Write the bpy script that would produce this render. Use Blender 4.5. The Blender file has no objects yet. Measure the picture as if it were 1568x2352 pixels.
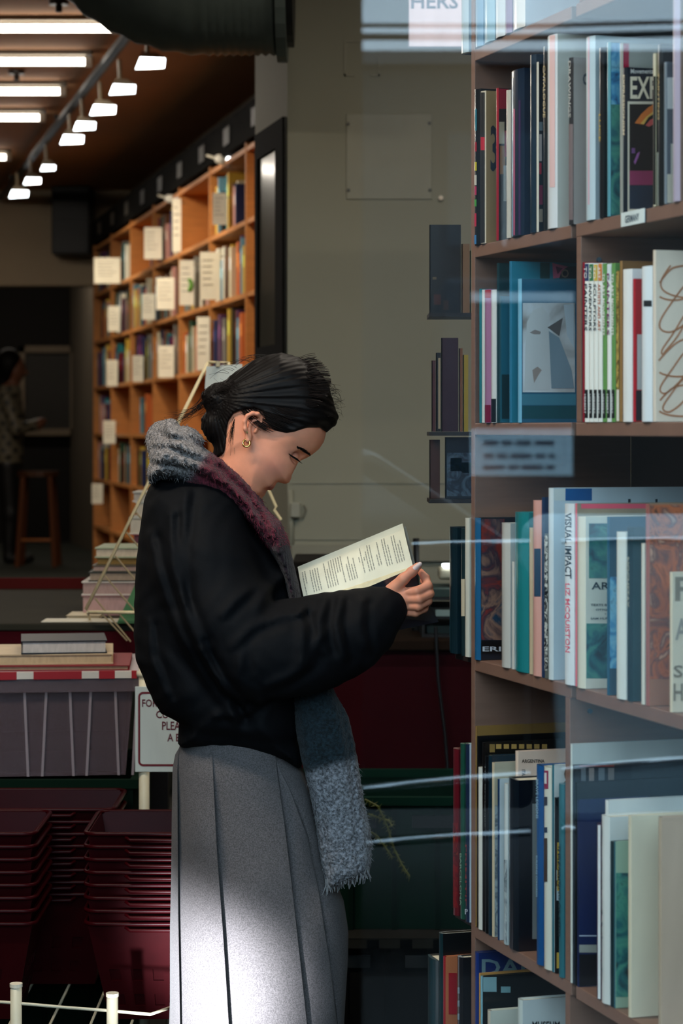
import bpy, math, random
import numpy as np

random.seed(7)
rng = np.random.default_rng(7)

# ---------------------------------------------------------------- camera, sky, exposure
F, CX, HY, CH = 5200.0, 784.0, 985.0, 1.45        # focal length in px, principal column, horizon row, eye height


def V(u, v, Z):
    """point that shows at pixel (u, v) of the 1568x2352 frame at distance Z"""
    return np.array([(u - CX) / F * Z, Z, CH - (v - HY) / F * Z])


sc = bpy.context.scene
cam_d = bpy.data.cameras.new('camera')
cam = bpy.data.objects.new('camera', cam_d)
sc.collection.objects.link(cam)
cam.location = (0, 0, CH)
cam.rotation_euler = (math.pi / 2, 0, 0)
cam_d.sensor_width = 36.0
cam_d.lens = F / 2352.0 * 36.0
cam_d.shift_y = -(1176.0 - HY) / 2352.0
cam_d.clip_start = 0.05
cam_d.clip_end = 200
cam_d.dof.use_dof = True
cam_d.dof.focus_distance = 4.35
cam_d.dof.aperture_fstop = 6.0
sc.camera = cam

world = bpy.data.worlds.new('overcast_sky')
sc.world = world
world.use_nodes = True
wn = world.node_tree.nodes
wn['Background'].inputs[0].default_value = (0.58, 0.82, 1.0, 1)
wn['Background'].inputs[1].default_value = 5.4

sc.view_settings.view_transform = 'Standard'
sc.view_settings.look = 'None'
sc.view_settings.exposure = 0.0
sc.view_settings.gamma = 1.0
sc.view_settings.use_curve_mapping = False
sc.cycles.use_denoising = True
sc.cycles.max_bounces = 7
sc.cycles.transparent_max_bounces = 16
sc.cycles.caustics_reflective = False
sc.cycles.caustics_refractive = False
sc.cycles.sample_clamp_indirect = 4.0

# ---------------------------------------------------------------- helpers
COL = sc.collection


def lin(c):
    out = []
    for x in c[:3]:
        x = x / 255.0
        out.append(x / 12.92 if x <= 0.04045 else ((x + 0.055) / 1.055) ** 2.4)
    return tuple(out)


def _noise(nt, scale, detail=3, coord='Object', stretch=None):
    tc = nt.nodes.new('ShaderNodeTexCoord')
    n = nt.nodes.new('ShaderNodeTexNoise')
    n.inputs['Scale'].default_value = scale
    n.inputs['Detail'].default_value = detail
    if stretch:
        mp = nt.nodes.new('ShaderNodeMapping')
        mp.inputs['Scale'].default_value = stretch
        nt.links.new(tc.outputs[coord], mp.inputs['Vector'])
        nt.links.new(mp.outputs[0], n.inputs['Vector'])
    else:
        nt.links.new(tc.outputs[coord], n.inputs['Vector'])
    return n


def mat(name, col, rough=0.6, metal=0.0, noise=0.12, nscale=30, stretch=None, bump=0.0, bscale=200, spec=0.4,
        coat=0.0, emit=None, estr=0.0, sss=0.0, attr=False, alpha=1.0, sheen=0.0, detail=3, contrast=1.0, transl=0.0):
    m = bpy.data.materials.new(name)
    m.use_nodes = True
    nt = m.node_tree
    b = nt.nodes['Principled BSDF']
    b.inputs['Roughness'].default_value = rough
    b.inputs['Metallic'].default_value = metal
    b.inputs['Specular IOR Level'].default_value = spec
    b.inputs['Coat Weight'].default_value = coat
    b.inputs['Coat Roughness'].default_value = 0.12
    b.inputs['Alpha'].default_value = alpha
    b.inputs['Sheen Weight'].default_value = sheen
    if sss:
        b.inputs['Subsurface Weight'].default_value = sss
        b.inputs['Subsurface Radius'].default_value = (0.012, 0.005, 0.003)
    if not attr:
        col = lin(col)
    b.inputs['Base Color'].default_value = (*(col if not attr else (0.5, 0.5, 0.5)), 1)
    if attr or noise:
        mix = nt.nodes.new('ShaderNodeMix')
        mix.data_type = 'RGBA'
        mix.blend_type = 'MULTIPLY'
        mix.inputs[0].default_value = 1.0
        if attr:
            a = nt.nodes.new('ShaderNodeAttribute')
            a.attribute_name = 'Col'
            nt.links.new(a.outputs['Color'], mix.inputs[6])
        else:
            mix.inputs[6].default_value = (*col, 1)
        n = _noise(nt, nscale, detail, stretch=stretch)
        mr = nt.nodes.new('ShaderNodeMapRange')
        mr.inputs['From Min'].default_value = 0.5 - 0.25 / contrast
        mr.inputs['From Max'].default_value = 0.5 + 0.25 / contrast
        mr.inputs['To Min'].default_value = 1 - noise
        mr.inputs['To Max'].default_value = 1 + noise
        nt.links.new(n.outputs['Fac'], mr.inputs['Value'])
        cb = nt.nodes.new('ShaderNodeCombineColor')
        for k in range(3):
            nt.links.new(mr.outputs[0], cb.inputs[k])
        nt.links.new(cb.outputs[0], mix.inputs[7])
        nt.links.new(mix.outputs[2], b.inputs['Base Color'])
    if bump:
        n2 = _noise(nt, bscale, 2, stretch=stretch)
        bp = nt.nodes.new('ShaderNodeBump')
        bp.inputs['Strength'].default_value = bump
        bp.inputs['Distance'].default_value = 0.004
        nt.links.new(n2.outputs['Fac'], bp.inputs['Height'])
        nt.links.new(bp.outputs[0], b.inputs['Normal'])
    if emit:
        b.inputs['Emission Color'].default_value = (*emit, 1)
        b.inputs['Emission Strength'].default_value = estr
    return m


def art_mat(name, pal, scale=14, distort=1.5, rough=0.35, detail=4, coat=0.3):
    """a printed picture: blotchy shapes in the given palette"""
    m = bpy.data.materials.new(name)
    m.use_nodes = True
    nt = m.node_tree
    b = nt.nodes['Principled BSDF']
    b.inputs['Roughness'].default_value = rough
    b.inputs['Coat Weight'].default_value = coat
    n = _noise(nt, scale, detail)
    n.inputs['Distortion'].default_value = distort
    r = nt.nodes.new('ShaderNodeValToRGB')
    cr = r.color_ramp
    cr.interpolation = 'LINEAR'
    k = len(pal)
    for i, c in enumerate(pal):
        p = 0.3 + 0.4 * i / (k - 1)
        e = cr.elements[i] if i < 2 else cr.elements.new(p)
        e.position = p
        e.color = (*lin(c), 1)
    nt.links.new(n.outputs['Fac'], r.inputs[0])
    nt.links.new(r.outputs[0], b.inputs['Base Color'])
    return m


class MB:
    """collects faces with a colour each; build() makes ONE mesh object of them"""

    def __init__(self):
        self.v, self.f, self.c = [], [], []

    def add(self, vs, fs, col=(128, 128, 128)):
        o = len(self.v)
        self.v.extend([tuple(float(t) for t in p) for p in vs])
        for f in fs:
            self.f.append(tuple(o + i for i in f))
            self.c.append(col)
        return self

    def box(self, o, a, b, c, col=(128, 128, 128)):
        o, a, b, c = (np.array(t, float) for t in (o, a, b, c))
        vs = [o, o + a, o + a + b, o + b, o + c, o + a + c, o + a + b + c, o + b + c]
        fs = [(3, 2, 1, 0), (4, 5, 6, 7), (0, 1, 5, 4), (1, 2, 6, 5), (2, 3, 7, 6), (3, 0, 4, 7)]
        if np.dot(np.cross(a, b), c) < 0:
            fs = [f[::-1] for f in fs]
        return self.add(vs, fs, col)

    def aabb(self, x0, x1, y0, y1, z0, z1, col=(128, 128, 128)):
        return self.box((x0, y0, z0), (x1 - x0, 0, 0), (0, y1 - y0, 0), (0, 0, z1 - z0), col)

    def quad(self, p, col=(128, 128, 128)):
        return self.add(p, [(0, 1, 2, 3)], col)

    def tube(self, pts, r, n=8, col=(128, 128, 128), cap=True):
        pts = [np.array(p, float) for p in pts]
        rs = r if hasattr(r, '__len__') else [r] * len(pts)
        vs, fs = [], []
        up = None
        for i, p in enumerate(pts):
            t = pts[min(i + 1, len(pts) - 1)] - pts[max(i - 1, 0)]
            t = t / (np.linalg.norm(t) + 1e-12)
            if up is None:
                up = np.array([0, 0, 1.0]) if abs(t[2]) < 0.9 else np.array([1.0, 0, 0])
            up = up - t * np.dot(up, t)
            up = up / (np.linalg.norm(up) + 1e-12)
            sd = np.cross(t, up)
            for k in range(n):
                a = 2 * math.pi * k / n
                vs.append(p + rs[i] * (math.cos(a) * up + math.sin(a) * sd))
        for i in range(len(pts) - 1):
            for k in range(n):
                k2 = (k + 1) % n
                fs.append((i * n + k2, i * n + k, (i + 1) * n + k, (i + 1) * n + k2))
        if cap:
            fs.append(tuple(range(n)))
            fs.append(tuple(reversed([(len(pts) - 1) * n + k for k in range(n)])))
        return self.add(vs, fs, col)

    def build(self, name, m, parent=None, smooth=False, bevel=0.0):
        me = bpy.data.meshes.new(name)
        off = np.array(parent_loc(parent)) if parent is not None else np.zeros(3)
        vs = np.array(self.v) - off
        me.from_pydata(vs.tolist(), [], self.f)
        at = me.color_attributes.new('Col', 'FLOAT_COLOR', 'CORNER')
        buf = []
        for f, c in zip(self.f, self.c):
            l = lin(c)
            buf.extend([l[0], l[1], l[2], 1.0] * len(f))
        at.data.foreach_set('color', buf)
        if smooth:
            me.polygons.foreach_set('use_smooth', [True] * len(me.polygons))
        o = bpy.data.objects.new(name, me)
        COL.objects.link(o)
        me.materials.append(m)
        if parent is not None:
            o.parent = parent
        if bevel:
            md = o.modifiers.new('bevel', 'BEVEL')
            md.width = bevel
            md.segments = 2
            md.limit_method = 'ANGLE'
        return o


def parent_loc(p):
    l = np.zeros(3)
    while p is not None:
        l = l + np.array(p.location)
        p = p.parent
    return l


def thing(name, label, cat, loc, group=None):
    o = bpy.data.objects.new(name, None)
    COL.objects.link(o)
    o.empty_display_size = 0.05
    o.location = [float(t) for t in loc]
    return tag(o, label, cat, group)


def tag(o, label=None, cat=None, group=None, kind=None):
    if label:
        o['label'] = label
    if cat:
        o['category'] = cat
    if group:
        o['group'] = group
    if kind:
        o['kind'] = kind
    return o


def copy_tree(o, loc=None, parent=None):
    c = o.copy()
    COL.objects.link(c)
    c.parent = parent
    if loc is not None:
        c.location = [float(t) for t in loc]
    for ch in o.children:
        copy_tree(ch, None, c)
    return c


_tc = {}


def text_mesh(s):
    """flat lettering scaled to the unit square"""
    if s in _tc:
        return _tc[s]
    cu = bpy.data.curves.new('lettering', 'FONT')
    cu.body = s
    cu.resolution_u = 2
    cu.offset = 0.018
    o = bpy.data.objects.new('lettering', cu)
    COL.objects.link(o)
    bpy.context.view_layer.update()
    ev = o.evaluated_get(bpy.context.evaluated_depsgraph_get())
    me = ev.to_mesh()
    vs = np.array([v.co[:2] for v in me.vertices])
    fs = [tuple(p.vertices) for p in me.polygons]
    ev.to_mesh_clear()
    bpy.data.objects.remove(o)
    bpy.data.curves.remove(cu)
    lo, hi = vs.min(0), vs.max(0)
    vs = (vs - lo) / (hi - lo + 1e-9)
    _tc[s] = (vs, fs)
    return _tc[s]


def put_text(mb, s, O, R, U, col):
    vs, fs = text_mesh(s)
    O, R, U = (np.array(t, float) for t in (O, R, U))
    mb.add([O + a * R + b * U for a, b in vs], fs, col)


# ---------------------------------------------------------------- implicit surfaces (for cloth and bodies)
def poly_sdf(P, X, Z):
    P = np.array(P, float)
    d = np.full(np.broadcast(X, Z).shape, 1e9)
    s = np.ones(d.shape)
    n = len(P)
    for i in range(n):
        a, b = P[i], P[i - 1]
        ex, ez = b - a
        wx, wz = X - a[0], Z - a[1]
        t = np.clip((wx * ex + wz * ez) / (ex * ex + ez * ez + 1e-12), 0, 1)
        dx, dz = wx - ex * t, wz - ez * t
        d = np.minimum(d, dx * dx + dz * dz)
        c1, c2, c3 = Z >= a[1], Z < b[1], ex * wz > ez * wx
        fl = (c1 & c2 & c3) | (~c1 & ~c2 & ~c3)
        s = np.where(fl, -s, s)
    return s * np.sqrt(d)


def line_dist(P, X, Z):
    d = np.full(np.broadcast(X, Z).shape, 1e9)
    for a, b in zip(P[:-1], P[1:]):
        ex, ez = b[0] - a[0], b[1] - a[1]
        wx, wz = X - a[0], Z - a[1]
        t = np.clip((wx * ex + wz * ez) / (ex * ex + ez * ez + 1e-12), 0, 1)
        d = np.minimum(d, (wx - ex * t) ** 2 + (wz - ez * t) ** 2)
    return np.sqrt(d)


class Grid:
    def __init__(self, lo, hi, h):
        self.lo, self.h = np.array(lo, float), h
        n = np.ceil((np.array(hi) - self.lo) / h).astype(int) + 1
        self.x = (self.lo[0] + h * np.arange(n[0]))[:, None, None].astype(np.float32)
        self.y = (self.lo[1] + h * np.arange(n[1]))[None, :, None].astype(np.float32)
        self.z = (self.lo[2] + h * np.arange(n[2]))[None, None, :].astype(np.float32)

    def poly(self, P):
        return poly_sdf(P, self.x[:, 0, 0][:, None], self.z[0, 0, :][None, :])[:, None, :].astype(np.float32)

    def line(self, P):
        return line_dist(P, self.x[:, 0, 0][:, None], self.z[0, 0, :][None, :])[:, None, :].astype(np.float32)

    def inflate(self, P, R, W, yc):
        a = np.clip(1 + self.poly(P) / R, 0, None)
        return (np.sqrt(a * a + ((self.y - yc) / W) ** 2) - 1) * min(R, W)

    def ell(self, c, r):
        k = np.sqrt(((self.x - c[0]) / r[0]) ** 2 + ((self.y - c[1]) / r[1]) ** 2 + ((self.z - c[2]) / r[2]) ** 2)
        return (k - 1) * min(r)

    def cap(self, a, b, ra, rb):
        a, b = np.array(a, float), np.array(b, float)
        e = b - a
        t = np.clip(((self.x - a[0]) * e[0] + (self.y - a[1]) * e[1] + (self.z - a[2]) * e[2]) / (e @ e + 1e-12), 0, 1)
        d = np.sqrt((self.x - a[0] - e[0] * t) ** 2 + (self.y - a[1] - e[1] * t) ** 2 + (self.z - a[2] - e[2] * t) ** 2)
        return d - (ra + (rb - ra) * t)

    def chain(self, pts, rs, k=0.01):
        f = None
        for i in range(len(pts) - 1):
            g = self.cap(pts[i], pts[i + 1], rs[i], rs[i + 1])
            f = g if f is None else smin(f, g, k)
        return f


def smin(a, b, k):
    h = np.clip(0.5 + 0.5 * (b - a) / k, 0, 1)
    return b + (a - b) * h - k * h * (1 - h)


def smax(a, b, k):
    return -smin(-a, -b, k)


def nets(g, S):
    """surface nets: (verts, quads) of S = 0"""
    S = np.asarray(S, np.float32)
    nx, ny, nz = S.shape
    ins = S < 0
    corner = [(i, j, k) for i in (0, 1) for j in (0, 1) for k in (0, 1)]

    def sl(A, c):
        return A[c[0]:nx - 1 + c[0], c[1]:ny - 1 + c[1], c[2]:nz - 1 + c[2]]
    cnt = sum(sl(ins, c).astype(np.int8) for c in corner)
    mixed = (cnt > 0) & (cnt < 8)
    idx = np.full(mixed.shape, -1, np.int64)
    I = np.argwhere(mixed)
    idx[mixed] = np.arange(len(I))
    acc = np.zeros((len(I), 3))
    num = np.zeros(len(I))
    for a in corner:
        for ax in range(3):
            if a[ax]:
                continue
            b = list(a)
            b[ax] = 1
            fa = S[I[:, 0] + a[0], I[:, 1] + a[1], I[:, 2] + a[2]]
            fb = S[I[:, 0] + b[0], I[:, 1] + b[1], I[:, 2] + b[2]]
            cr = (fa < 0) != (fb < 0)
            t = np.where(cr, fa / np.where(cr, fa - fb, 1), 0)
            p = np.zeros((len(I), 3)) + np.array(a)
            p[:, ax] += t
            acc[cr] += p[cr]
            num[cr] += 1
    verts = g.lo + g.h * (I + acc / num[:, None])
    quads = []
    for ax in range(3):
        o1, o2 = [(1, 2), (2, 0), (0, 1)][ax]
        A = [slice(None)] * 3
        B = [slice(None)] * 3
        A[ax], B[ax] = slice(0, -1), slice(1, None)
        a, b = ins[tuple(A)], ins[tuple(B)]
        for flip, m in ((False, a & ~b), (True, ~a & b)):
            J = np.argwhere(m)
            ok = (J[:, o1] > 0) & (J[:, o2] > 0) & (J[:, o1] < S.shape[o1] - 1) & (J[:, o2] < S.shape[o2] - 1)
            J = J[ok]
            d1 = np.zeros(3, int)
            d2 = np.zeros(3, int)
            d1[o1] = 1
            d2[o2] = 1
            q = [idx[tuple((J - d1 - d2).T)], idx[tuple((J - d2).T)], idx[tuple(J.T)], idx[tuple((J - d1).T)]]
            q = np.stack(q, 1)
            quads.append(q[:, ::-1] if flip else q)
    return verts, np.concatenate(quads)


def surf(name, parts, m, parent, colfn=None):
    """one smooth mesh object out of [(verts, quads), ...]"""
    off, vs, fs = 0, [], []
    for v, q in parts:
        vs.append(v)
        fs.append(q + off)
        off += len(v)
    vs, fs = np.concatenate(vs), np.concatenate(fs)
    wv = vs.copy()
    vs = vs - parent_loc(parent)
    me = bpy.data.meshes.new(name)
    me.vertices.add(len(vs))
    me.vertices.foreach_set('co', vs.astype(np.float32).ravel())
    me.loops.add(4 * len(fs))
    me.loops.foreach_set('vertex_index', fs.astype(np.int32).ravel())
    me.polygons.add(len(fs))
    me.polygons.foreach_set('loop_start', np.arange(0, 4 * len(fs), 4, dtype=np.int32))
    me.polygons.foreach_set('loop_total', np.full(len(fs), 4, dtype=np.int32))
    me.update(calc_edges=True)
    me.polygons.foreach_set('use_smooth', np.ones(len(fs), bool))
    if colfn is not None:
        at = me.color_attributes.new('Col', 'FLOAT_COLOR', 'POINT')
        c = np.ones((len(vs), 4), np.float32)
        c[:, :3] = colfn(wv)
        at.data.foreach_set('color', c.ravel())
    me.materials.append(m)
    o = bpy.data.objects.new(name, me)
    COL.objects.link(o)
    o.parent = parent
    return o


# ---------------------------------------------------------------- shared materials
PRINT = mat('printed_paper', (0, 0, 0), rough=0.5, attr=True, noise=0.10, nscale=18, stretch=(1, 1, 0.25))
GLOSS = mat('plastic_sleeved_print', (0, 0, 0), rough=0.3, attr=True, noise=0.14, nscale=14, coat=0.7, bump=0.12,
            bscale=30, stretch=(1, 1, 0.2))
PAGES = mat('page_edges', (0, 0, 0), rough=0.8, attr=True, noise=0.12, nscale=120, stretch=(1, 1, 0.3))
PAINTED = mat('painted_surface', (0, 0, 0), rough=0.5, attr=True, noise=0.08, nscale=6)
MATT = mat('matt_plastic', (0, 0, 0), rough=0.8, attr=True, noise=0.1, nscale=8, spec=0.06)
METAL = mat('painted_metal', (0, 0, 0), rough=0.4, attr=True, noise=0.06, nscale=20)

# ---------------------------------------------------------------- the setting
AX = -0.2294                                        # the shop's long axis: metres of X per metre of Y
M_WALL = mat('grey_green_wall_paint', (150, 148, 130), rough=0.75, noise=0.05, nscale=2.0)
M_CEIL = mat('brown_ceiling_paint', (168, 118, 76), rough=0.85, noise=0.06, nscale=3)
M_FLOOR = mat('dark_floor_covering', (34, 34, 30), rough=0.6, noise=0.2, nscale=8)
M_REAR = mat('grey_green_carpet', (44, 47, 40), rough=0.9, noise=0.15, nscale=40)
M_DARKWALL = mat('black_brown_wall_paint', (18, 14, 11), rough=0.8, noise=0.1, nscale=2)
M_BULK = mat('warm_grey_wall_paint', (104, 94, 80), rough=0.8, noise=0.05, nscale=2)
M_SHOPFRONT = mat('shopfront_render', (70, 74, 76), rough=0.7, noise=0.1, nscale=4)


def prism(name, plan, z0, z1, m, parent=None):
    mb = MB()
    n = len(plan)
    mb.add([(x, y, z0) for x, y in plan] + [(x, y, z1) for x, y in plan],
           [tuple(reversed(range(n))), tuple(range(n, 2 * n))] + [(i, (i + 1) % n, n + (i + 1) % n, n + i) for i in range(n)])
    o = mb.build(name, m, parent)
    if parent is None:
        o['kind'] = 'structure'
    return o


prism('floor', [(-6, 2.1), (3.4, 2.1), (3.4, 9.0), (-6, 9.0)], -0.1, 0, M_FLOOR)
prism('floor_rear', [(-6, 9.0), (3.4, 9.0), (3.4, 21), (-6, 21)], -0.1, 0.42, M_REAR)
prism('ceiling', [(-6, 2.1), (3.4, 2.1), (3.4, 21), (-6, 21)], 3.2, 3.35, M_CEIL)
prism('wall_left', [(-6.2, 2.1), (-6, 2.1), (-6, 21), (-6.2, 21)], -0.1, 3.2, M_BULK)
prism('wall_east', [(3.4, 2.1), (3.6, 2.1), (3.6, 9), (3.4, 9)], -0.1, 3.2, M_WALL)
prism('wall_middle', [(-0.179, 7.5), (3.4, 7.5), (3.4, 8.06), (-0.307, 8.06)], 0, 3.2, M_WALL)
wx = lambda z: -0.373 + AX * (z - 10) + 0.34
prism('wall_right', [(wx(8.06), 8.06), (wx(8.06) + 0.3, 8.06), (wx(20.9) + 0.3, 20.9), (wx(20.9), 20.9)], 0.42, 3.2, M_BULK)
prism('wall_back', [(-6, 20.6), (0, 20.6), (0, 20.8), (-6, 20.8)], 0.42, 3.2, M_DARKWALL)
prism('wall_bulkhead', [(-6, 16.6), (wx(16.6), 16.6), (wx(16.8), 16.8), (-6, 16.8)], 2.50, 3.2, mat('pale_bulkhead_paint', (176, 158, 132), rough=0.8, noise=0.05, nscale=2))
# the shopfront: an open doorway on the left, a frameless pane on the right
GY = 2.3
GX = (832 - CX) / F * GY
prism('wall_front', [(-6.2, 2.1), (-1.05, 2.1), (-1.05, 2.3), (-6.2, 2.3)], 0, 3.9, M_SHOPFRONT)
prism('wall_front_right', [(1.95, 2.1), (3.6, 2.1), (3.6, 2.3), (1.95, 2.3)], 0, 3.9, M_SHOPFRONT)
prism('wall_front_header', [(-1.05, 2.1), (1.95, 2.1), (1.95, 2.3), (-1.05, 2.3)], 3.12, 3.9, M_SHOPFRONT)

M_GLASS = bpy.data.materials.new('window_glass')
M_GLASS.use_nodes = True
nt = M_GLASS.node_tree
nt.nodes.clear()
out = nt.nodes.new('ShaderNodeOutputMaterial')
mx = nt.nodes.new('ShaderNodeMixShader')
fr = nt.nodes.new('ShaderNodeFresnel')
fr.inputs['IOR'].default_value = 1.56
tr = nt.nodes.new('ShaderNodeBsdfTransparent')
tr.inputs[0].default_value = (0.995, 1.0, 1.0, 1)
gl = nt.nodes.new('ShaderNodeBsdfGlossy')
gl.inputs['Roughness'].default_value = 0.0
nt.links.new(fr.outputs[0], mx.inputs[0])
nt.links.new(tr.outputs[0], mx.inputs[1])
nt.links.new(gl.outputs[0], mx.inputs[2])
nt.links.new(mx.outputs[0], out.inputs[0])
win = MB().aabb(GX, 1.95, GY - 0.008, GY, 0.02, 3.12).build('window_1', M_GLASS)
tag(win, 'frameless shop window pane with blue street reflections beside the open doorway', None, kind='structure')

# ---------------------------------------------------------------- the street behind the camera, seen in the pane
# a street thing at mirrored distance Zv behind the pane really stands at y = 2*GY - Zv


def R(u, v, Zv):
    p = V(u, v, Zv)
    p[1] = 2 * (GY - 0.004) - Zv
    return p


M_PAVE = mat('grey_paving', (26, 27, 28), rough=0.85, noise=0.15, nscale=3)
M_ROAD = mat('asphalt', (20, 21, 23), rough=0.9, noise=0.2, nscale=6)
prism('ground_pavement', [(-14, -1.4), (16, -1.4), (16, 2.1), (-14, 2.1)], -0.12, -0.0, M_PAVE)
prism('ground_road', [(-30, -30), (32, -30), (32, -1.4), (-30, -1.4)], -0.3, -0.12, M_ROAD)

t = thing('street_building', 'low dark brick building across the street mirrored in the pane', 'building', (4, -29.6, -0.12))
MB().aabb(-26, 30, -34, -29.5, -0.12, 6.9, (38, 36, 35)).build('wall', PAINTED, t)
MB().aabb(-26.2, 30.2, -34.2, -29.2, 6.9, 7.1, (70, 72, 76)).build('roof_edge', PAINTED, t)
for k in range(12):
    x = -20 + k * 3.6
    for z in (1.0, 4.2):
        w = MB().aabb(x, x + 1.7, -29.5, -29.44, z, z + 1.7, (50, 60, 66)).build('window', PAINTED, t)
        MB().aabb(x + 0.82, x + 0.88, -29.44, -29.41, z, z + 1.7, (200, 205, 205)).build('glazing_bar', PAINTED, w)

# overhead street cables across the sky
for k, v in enumerate((52, 78)):
    a, b = R(780, v + 6, 20), R(1700, v - 6, 20)
    mb = MB().tube([a, (a + b) / 2 - np.array([0, 0, 0.03]), b], 0.02 + 0.012 * k, 6, (20, 22, 24))
    tag(mb.build('street_cable', METAL), ('thin' if k == 0 else 'thick') + ' dark overhead street cable mirrored in the pane', 'cable')

# pale blue box van
Zv = 27.0
p0, p1 = R(1022, 640, Zv), R(1318, 1180, Zv)
t = thing('delivery_van', 'pale blue box van parked across the road mirrored in the pane', 'van', ((p0[0] + p1[0]) / 2, p0[1] - 1.5, -0.12))
y = p0[1]
MB().aabb(p0[0], p1[0], y - 4.2, y, 0.45, p0[2], (22, 46, 58)).build('cargo_box', PAINTED, t, bevel=0.05)
for s in (0.06, p1[0] - p0[0] - 0.36):
    for dy in (-0.9, -3.8):
        MB().tube([(p0[0] + s, y + dy, 0.25), (p0[0] + s + 0.3, y + dy, 0.25)], 0.37, 16, (18, 18, 18)).build('wheel', PAINTED, t)
a, b = R(1080, 985, Zv), R(1314, 1092, Zv)
MB().aabb(a[0], b[0], y, y + 0.02, b[2], a[2], (205, 232, 245)).build('sign_panel', PAINTED, t)
mb = MB()
for k, v in enumerate((1012, 1042, 1068)):
    u = 1110
    while u < 1265:
        w = random.choice((22, 34, 48))
        q0, q1 = R(u, v, Zv), R(min(u + w, 1272), v + 10, Zv)
        mb.aabb(q0[0], q1[0], y + 0.02, y + 0.026, q1[2], q0[2], (40, 66, 92))
        u += w + 9
mb.build('faded_lettering', PAINTED, t)
a, b = R(1082, 672, Zv), R(1316, 694, Zv)
MB().aabb(a[0], b[0], y, y + 0.05, b[2], a[2], (240, 248, 252)).build('light_bar', PAINTED, t)
MB().aabb(p0[0], p1[0], y - 0.02, y + 0.06, 0.4, 0.52, (30, 30, 32)).build('bumper', PAINTED, t)

# two vehicles parked at the kerb right behind the camera: a dark car and a silver van
Zc = 6.6
y = R(0, 0, Zc)[1]
CHROME = mat('bright_chrome', (235, 240, 244), rough=0.25, metal=1.0, noise=0.0)
CARG = mat('car_glass', (10, 14, 18), rough=0.05, noise=0.0, spec=0.6)
STR = ((945, 1250, 1700, 1236, 6), (830, 1812, 1600, 1738, 9), (840, 1936, 1320, 1902, 9))
XS = 0.60


def vehicle(name, label, cat, prof, paint, wins, wheels, x_lo, x_hi):
    t = thing(name, label, cat, ((prof[0][0] + prof[-1][0]) / 2, y - 0.85, -0.12))
    n = len(prof)
    vs = [(x, y - (0.10 if z > 1.2 else 0.0), z) for x, z in prof] + [(x, y - 1.7 + (0.10 if z > 1.2 else 0), z) for x, z in prof]
    mb = MB()
    mb.add(vs, [tuple(reversed(range(n))), tuple(range(n, 2 * n))] + [(i, (i + 1) % n, n + (i + 1) % n, n + i) for i in range(n)])
    mb.build('body', paint, t, bevel=0.03)
    for (xa, xb, xc, xd) in wins:
        MB().add([(xa, y + 0.004, 1.16), (xb, y + 0.004, 1.16), (xc, y - 0.06, 1.36), (xd, y - 0.06, 1.36)], [(3, 2, 1, 0)]).build('side_window', CARG, t)
    for (ua, va, ub, vb, h) in STR:
        a, b = R(ua, va, Zc), R(ub, vb, Zc)
        f0, f1 = max(0, (x_lo - a[0]) / (b[0] - a[0])), min(1, (x_hi - a[0]) / (b[0] - a[0]))
        if f1 > f0:
            p, q = a + (b - a) * f0, a + (b - a) * f1
            MB().tube([p, q], h / F * Zc * 1.3, 10).build('trim_strip', CHROME, t, smooth=True)
    for x in wheels:
        wv = MB().tube([(x, y - 0.2, 0.2), (x, y + 0.01, 0.2)], 0.32, 20, (14, 14, 15)).build('wheel', PAINTED, t)
        MB().tube([(x, y + 0.005, 0.2), (x, y + 0.02, 0.2)], 0.19, 16, (60, 64, 66)).build('hub_cap', METAL, wv)
    return t


vehicle('parked_car', 'black car parked at the kerb mirrored low in the pane', 'car', [(-3.6, 0.30), (-3.62, 0.62), (-3.4, 0.86), (-2.3, 0.95), (-1.6, 1.36), (0.1, 1.38), (0.5, 1.12), (0.56, 1.0), (0.56, 0.34)],
        mat('black_car_paint', (10, 12, 15), rough=0.3, noise=0.0, spec=0.2), ((-2.0, -0.9, -0.95, -1.5), (-0.8, 0.3, 0.0, -0.8)), (-2.8, -0.3), -4, XS - 0.05)
vehicle('silver_van', 'silver blue van parked at the kerb mirrored at the right of the pane', 'van', [(0.64, 0.30), (0.62, 0.7), (0.66, 1.10), (0.72, 1.14), (3.2, 1.14), (4.4, 1.1), (4.5, 0.5), (4.5, 0.34)],
        mat('silver_van_paint', (150, 176, 188), rough=0.4, noise=0.0, spec=0.3), (), (1.9, 3.9), XS + 0.04, 6)

# ---------------------------------------------------------------- ceiling lights
M_TUBE = mat('lit_fluorescent_tube', (255, 255, 250), noise=0.0, emit=(1.0, 0.93, 0.82), estr=9.0)
M_LAMP = mat('lit_lamp_face', (255, 255, 255), noise=0.0, emit=(0.92, 0.98, 1.0), estr=7.0)


def fluoro(x0, x1, Y, z, label, watts, group='ceiling strip lights'):
    t = thing('strip_light', label, 'strip light', ((x0 + x1) / 2, Y, 3.2), group)
    MB().aabb(x0 - 0.03, x1 + 0.03, Y - 0.03, Y + 0.03, z + 0.03, 3.2, (120, 110, 95)).build('housing', METAL, t)
    MB().tube([(x0, Y, z), (x1, Y, z)], 0.017, 10).build('tube', M_TUBE, t, smooth=True)
    for x in (x0 - 0.03, x1):
        MB().tube([(x, Y, z), (x + 0.03, Y, z)], 0.026, 10, (225, 225, 215)).build('end_cap', METAL, t)
    ld = bpy.data.lights.new('strip_light_glow', 'AREA')
    ld.shape = 'RECTANGLE'
    ld.size, ld.size_y = x1 - x0, 0.03
    ld.energy = watts
    ld.color = (1.0, 0.90, 0.76)
    lo = bpy.data.objects.new('strip_light_glow', ld)
    COL.objects.link(lo)
    lo.location = (0, 0, z - 0.022 - 3.2)
    lo.parent = t


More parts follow.
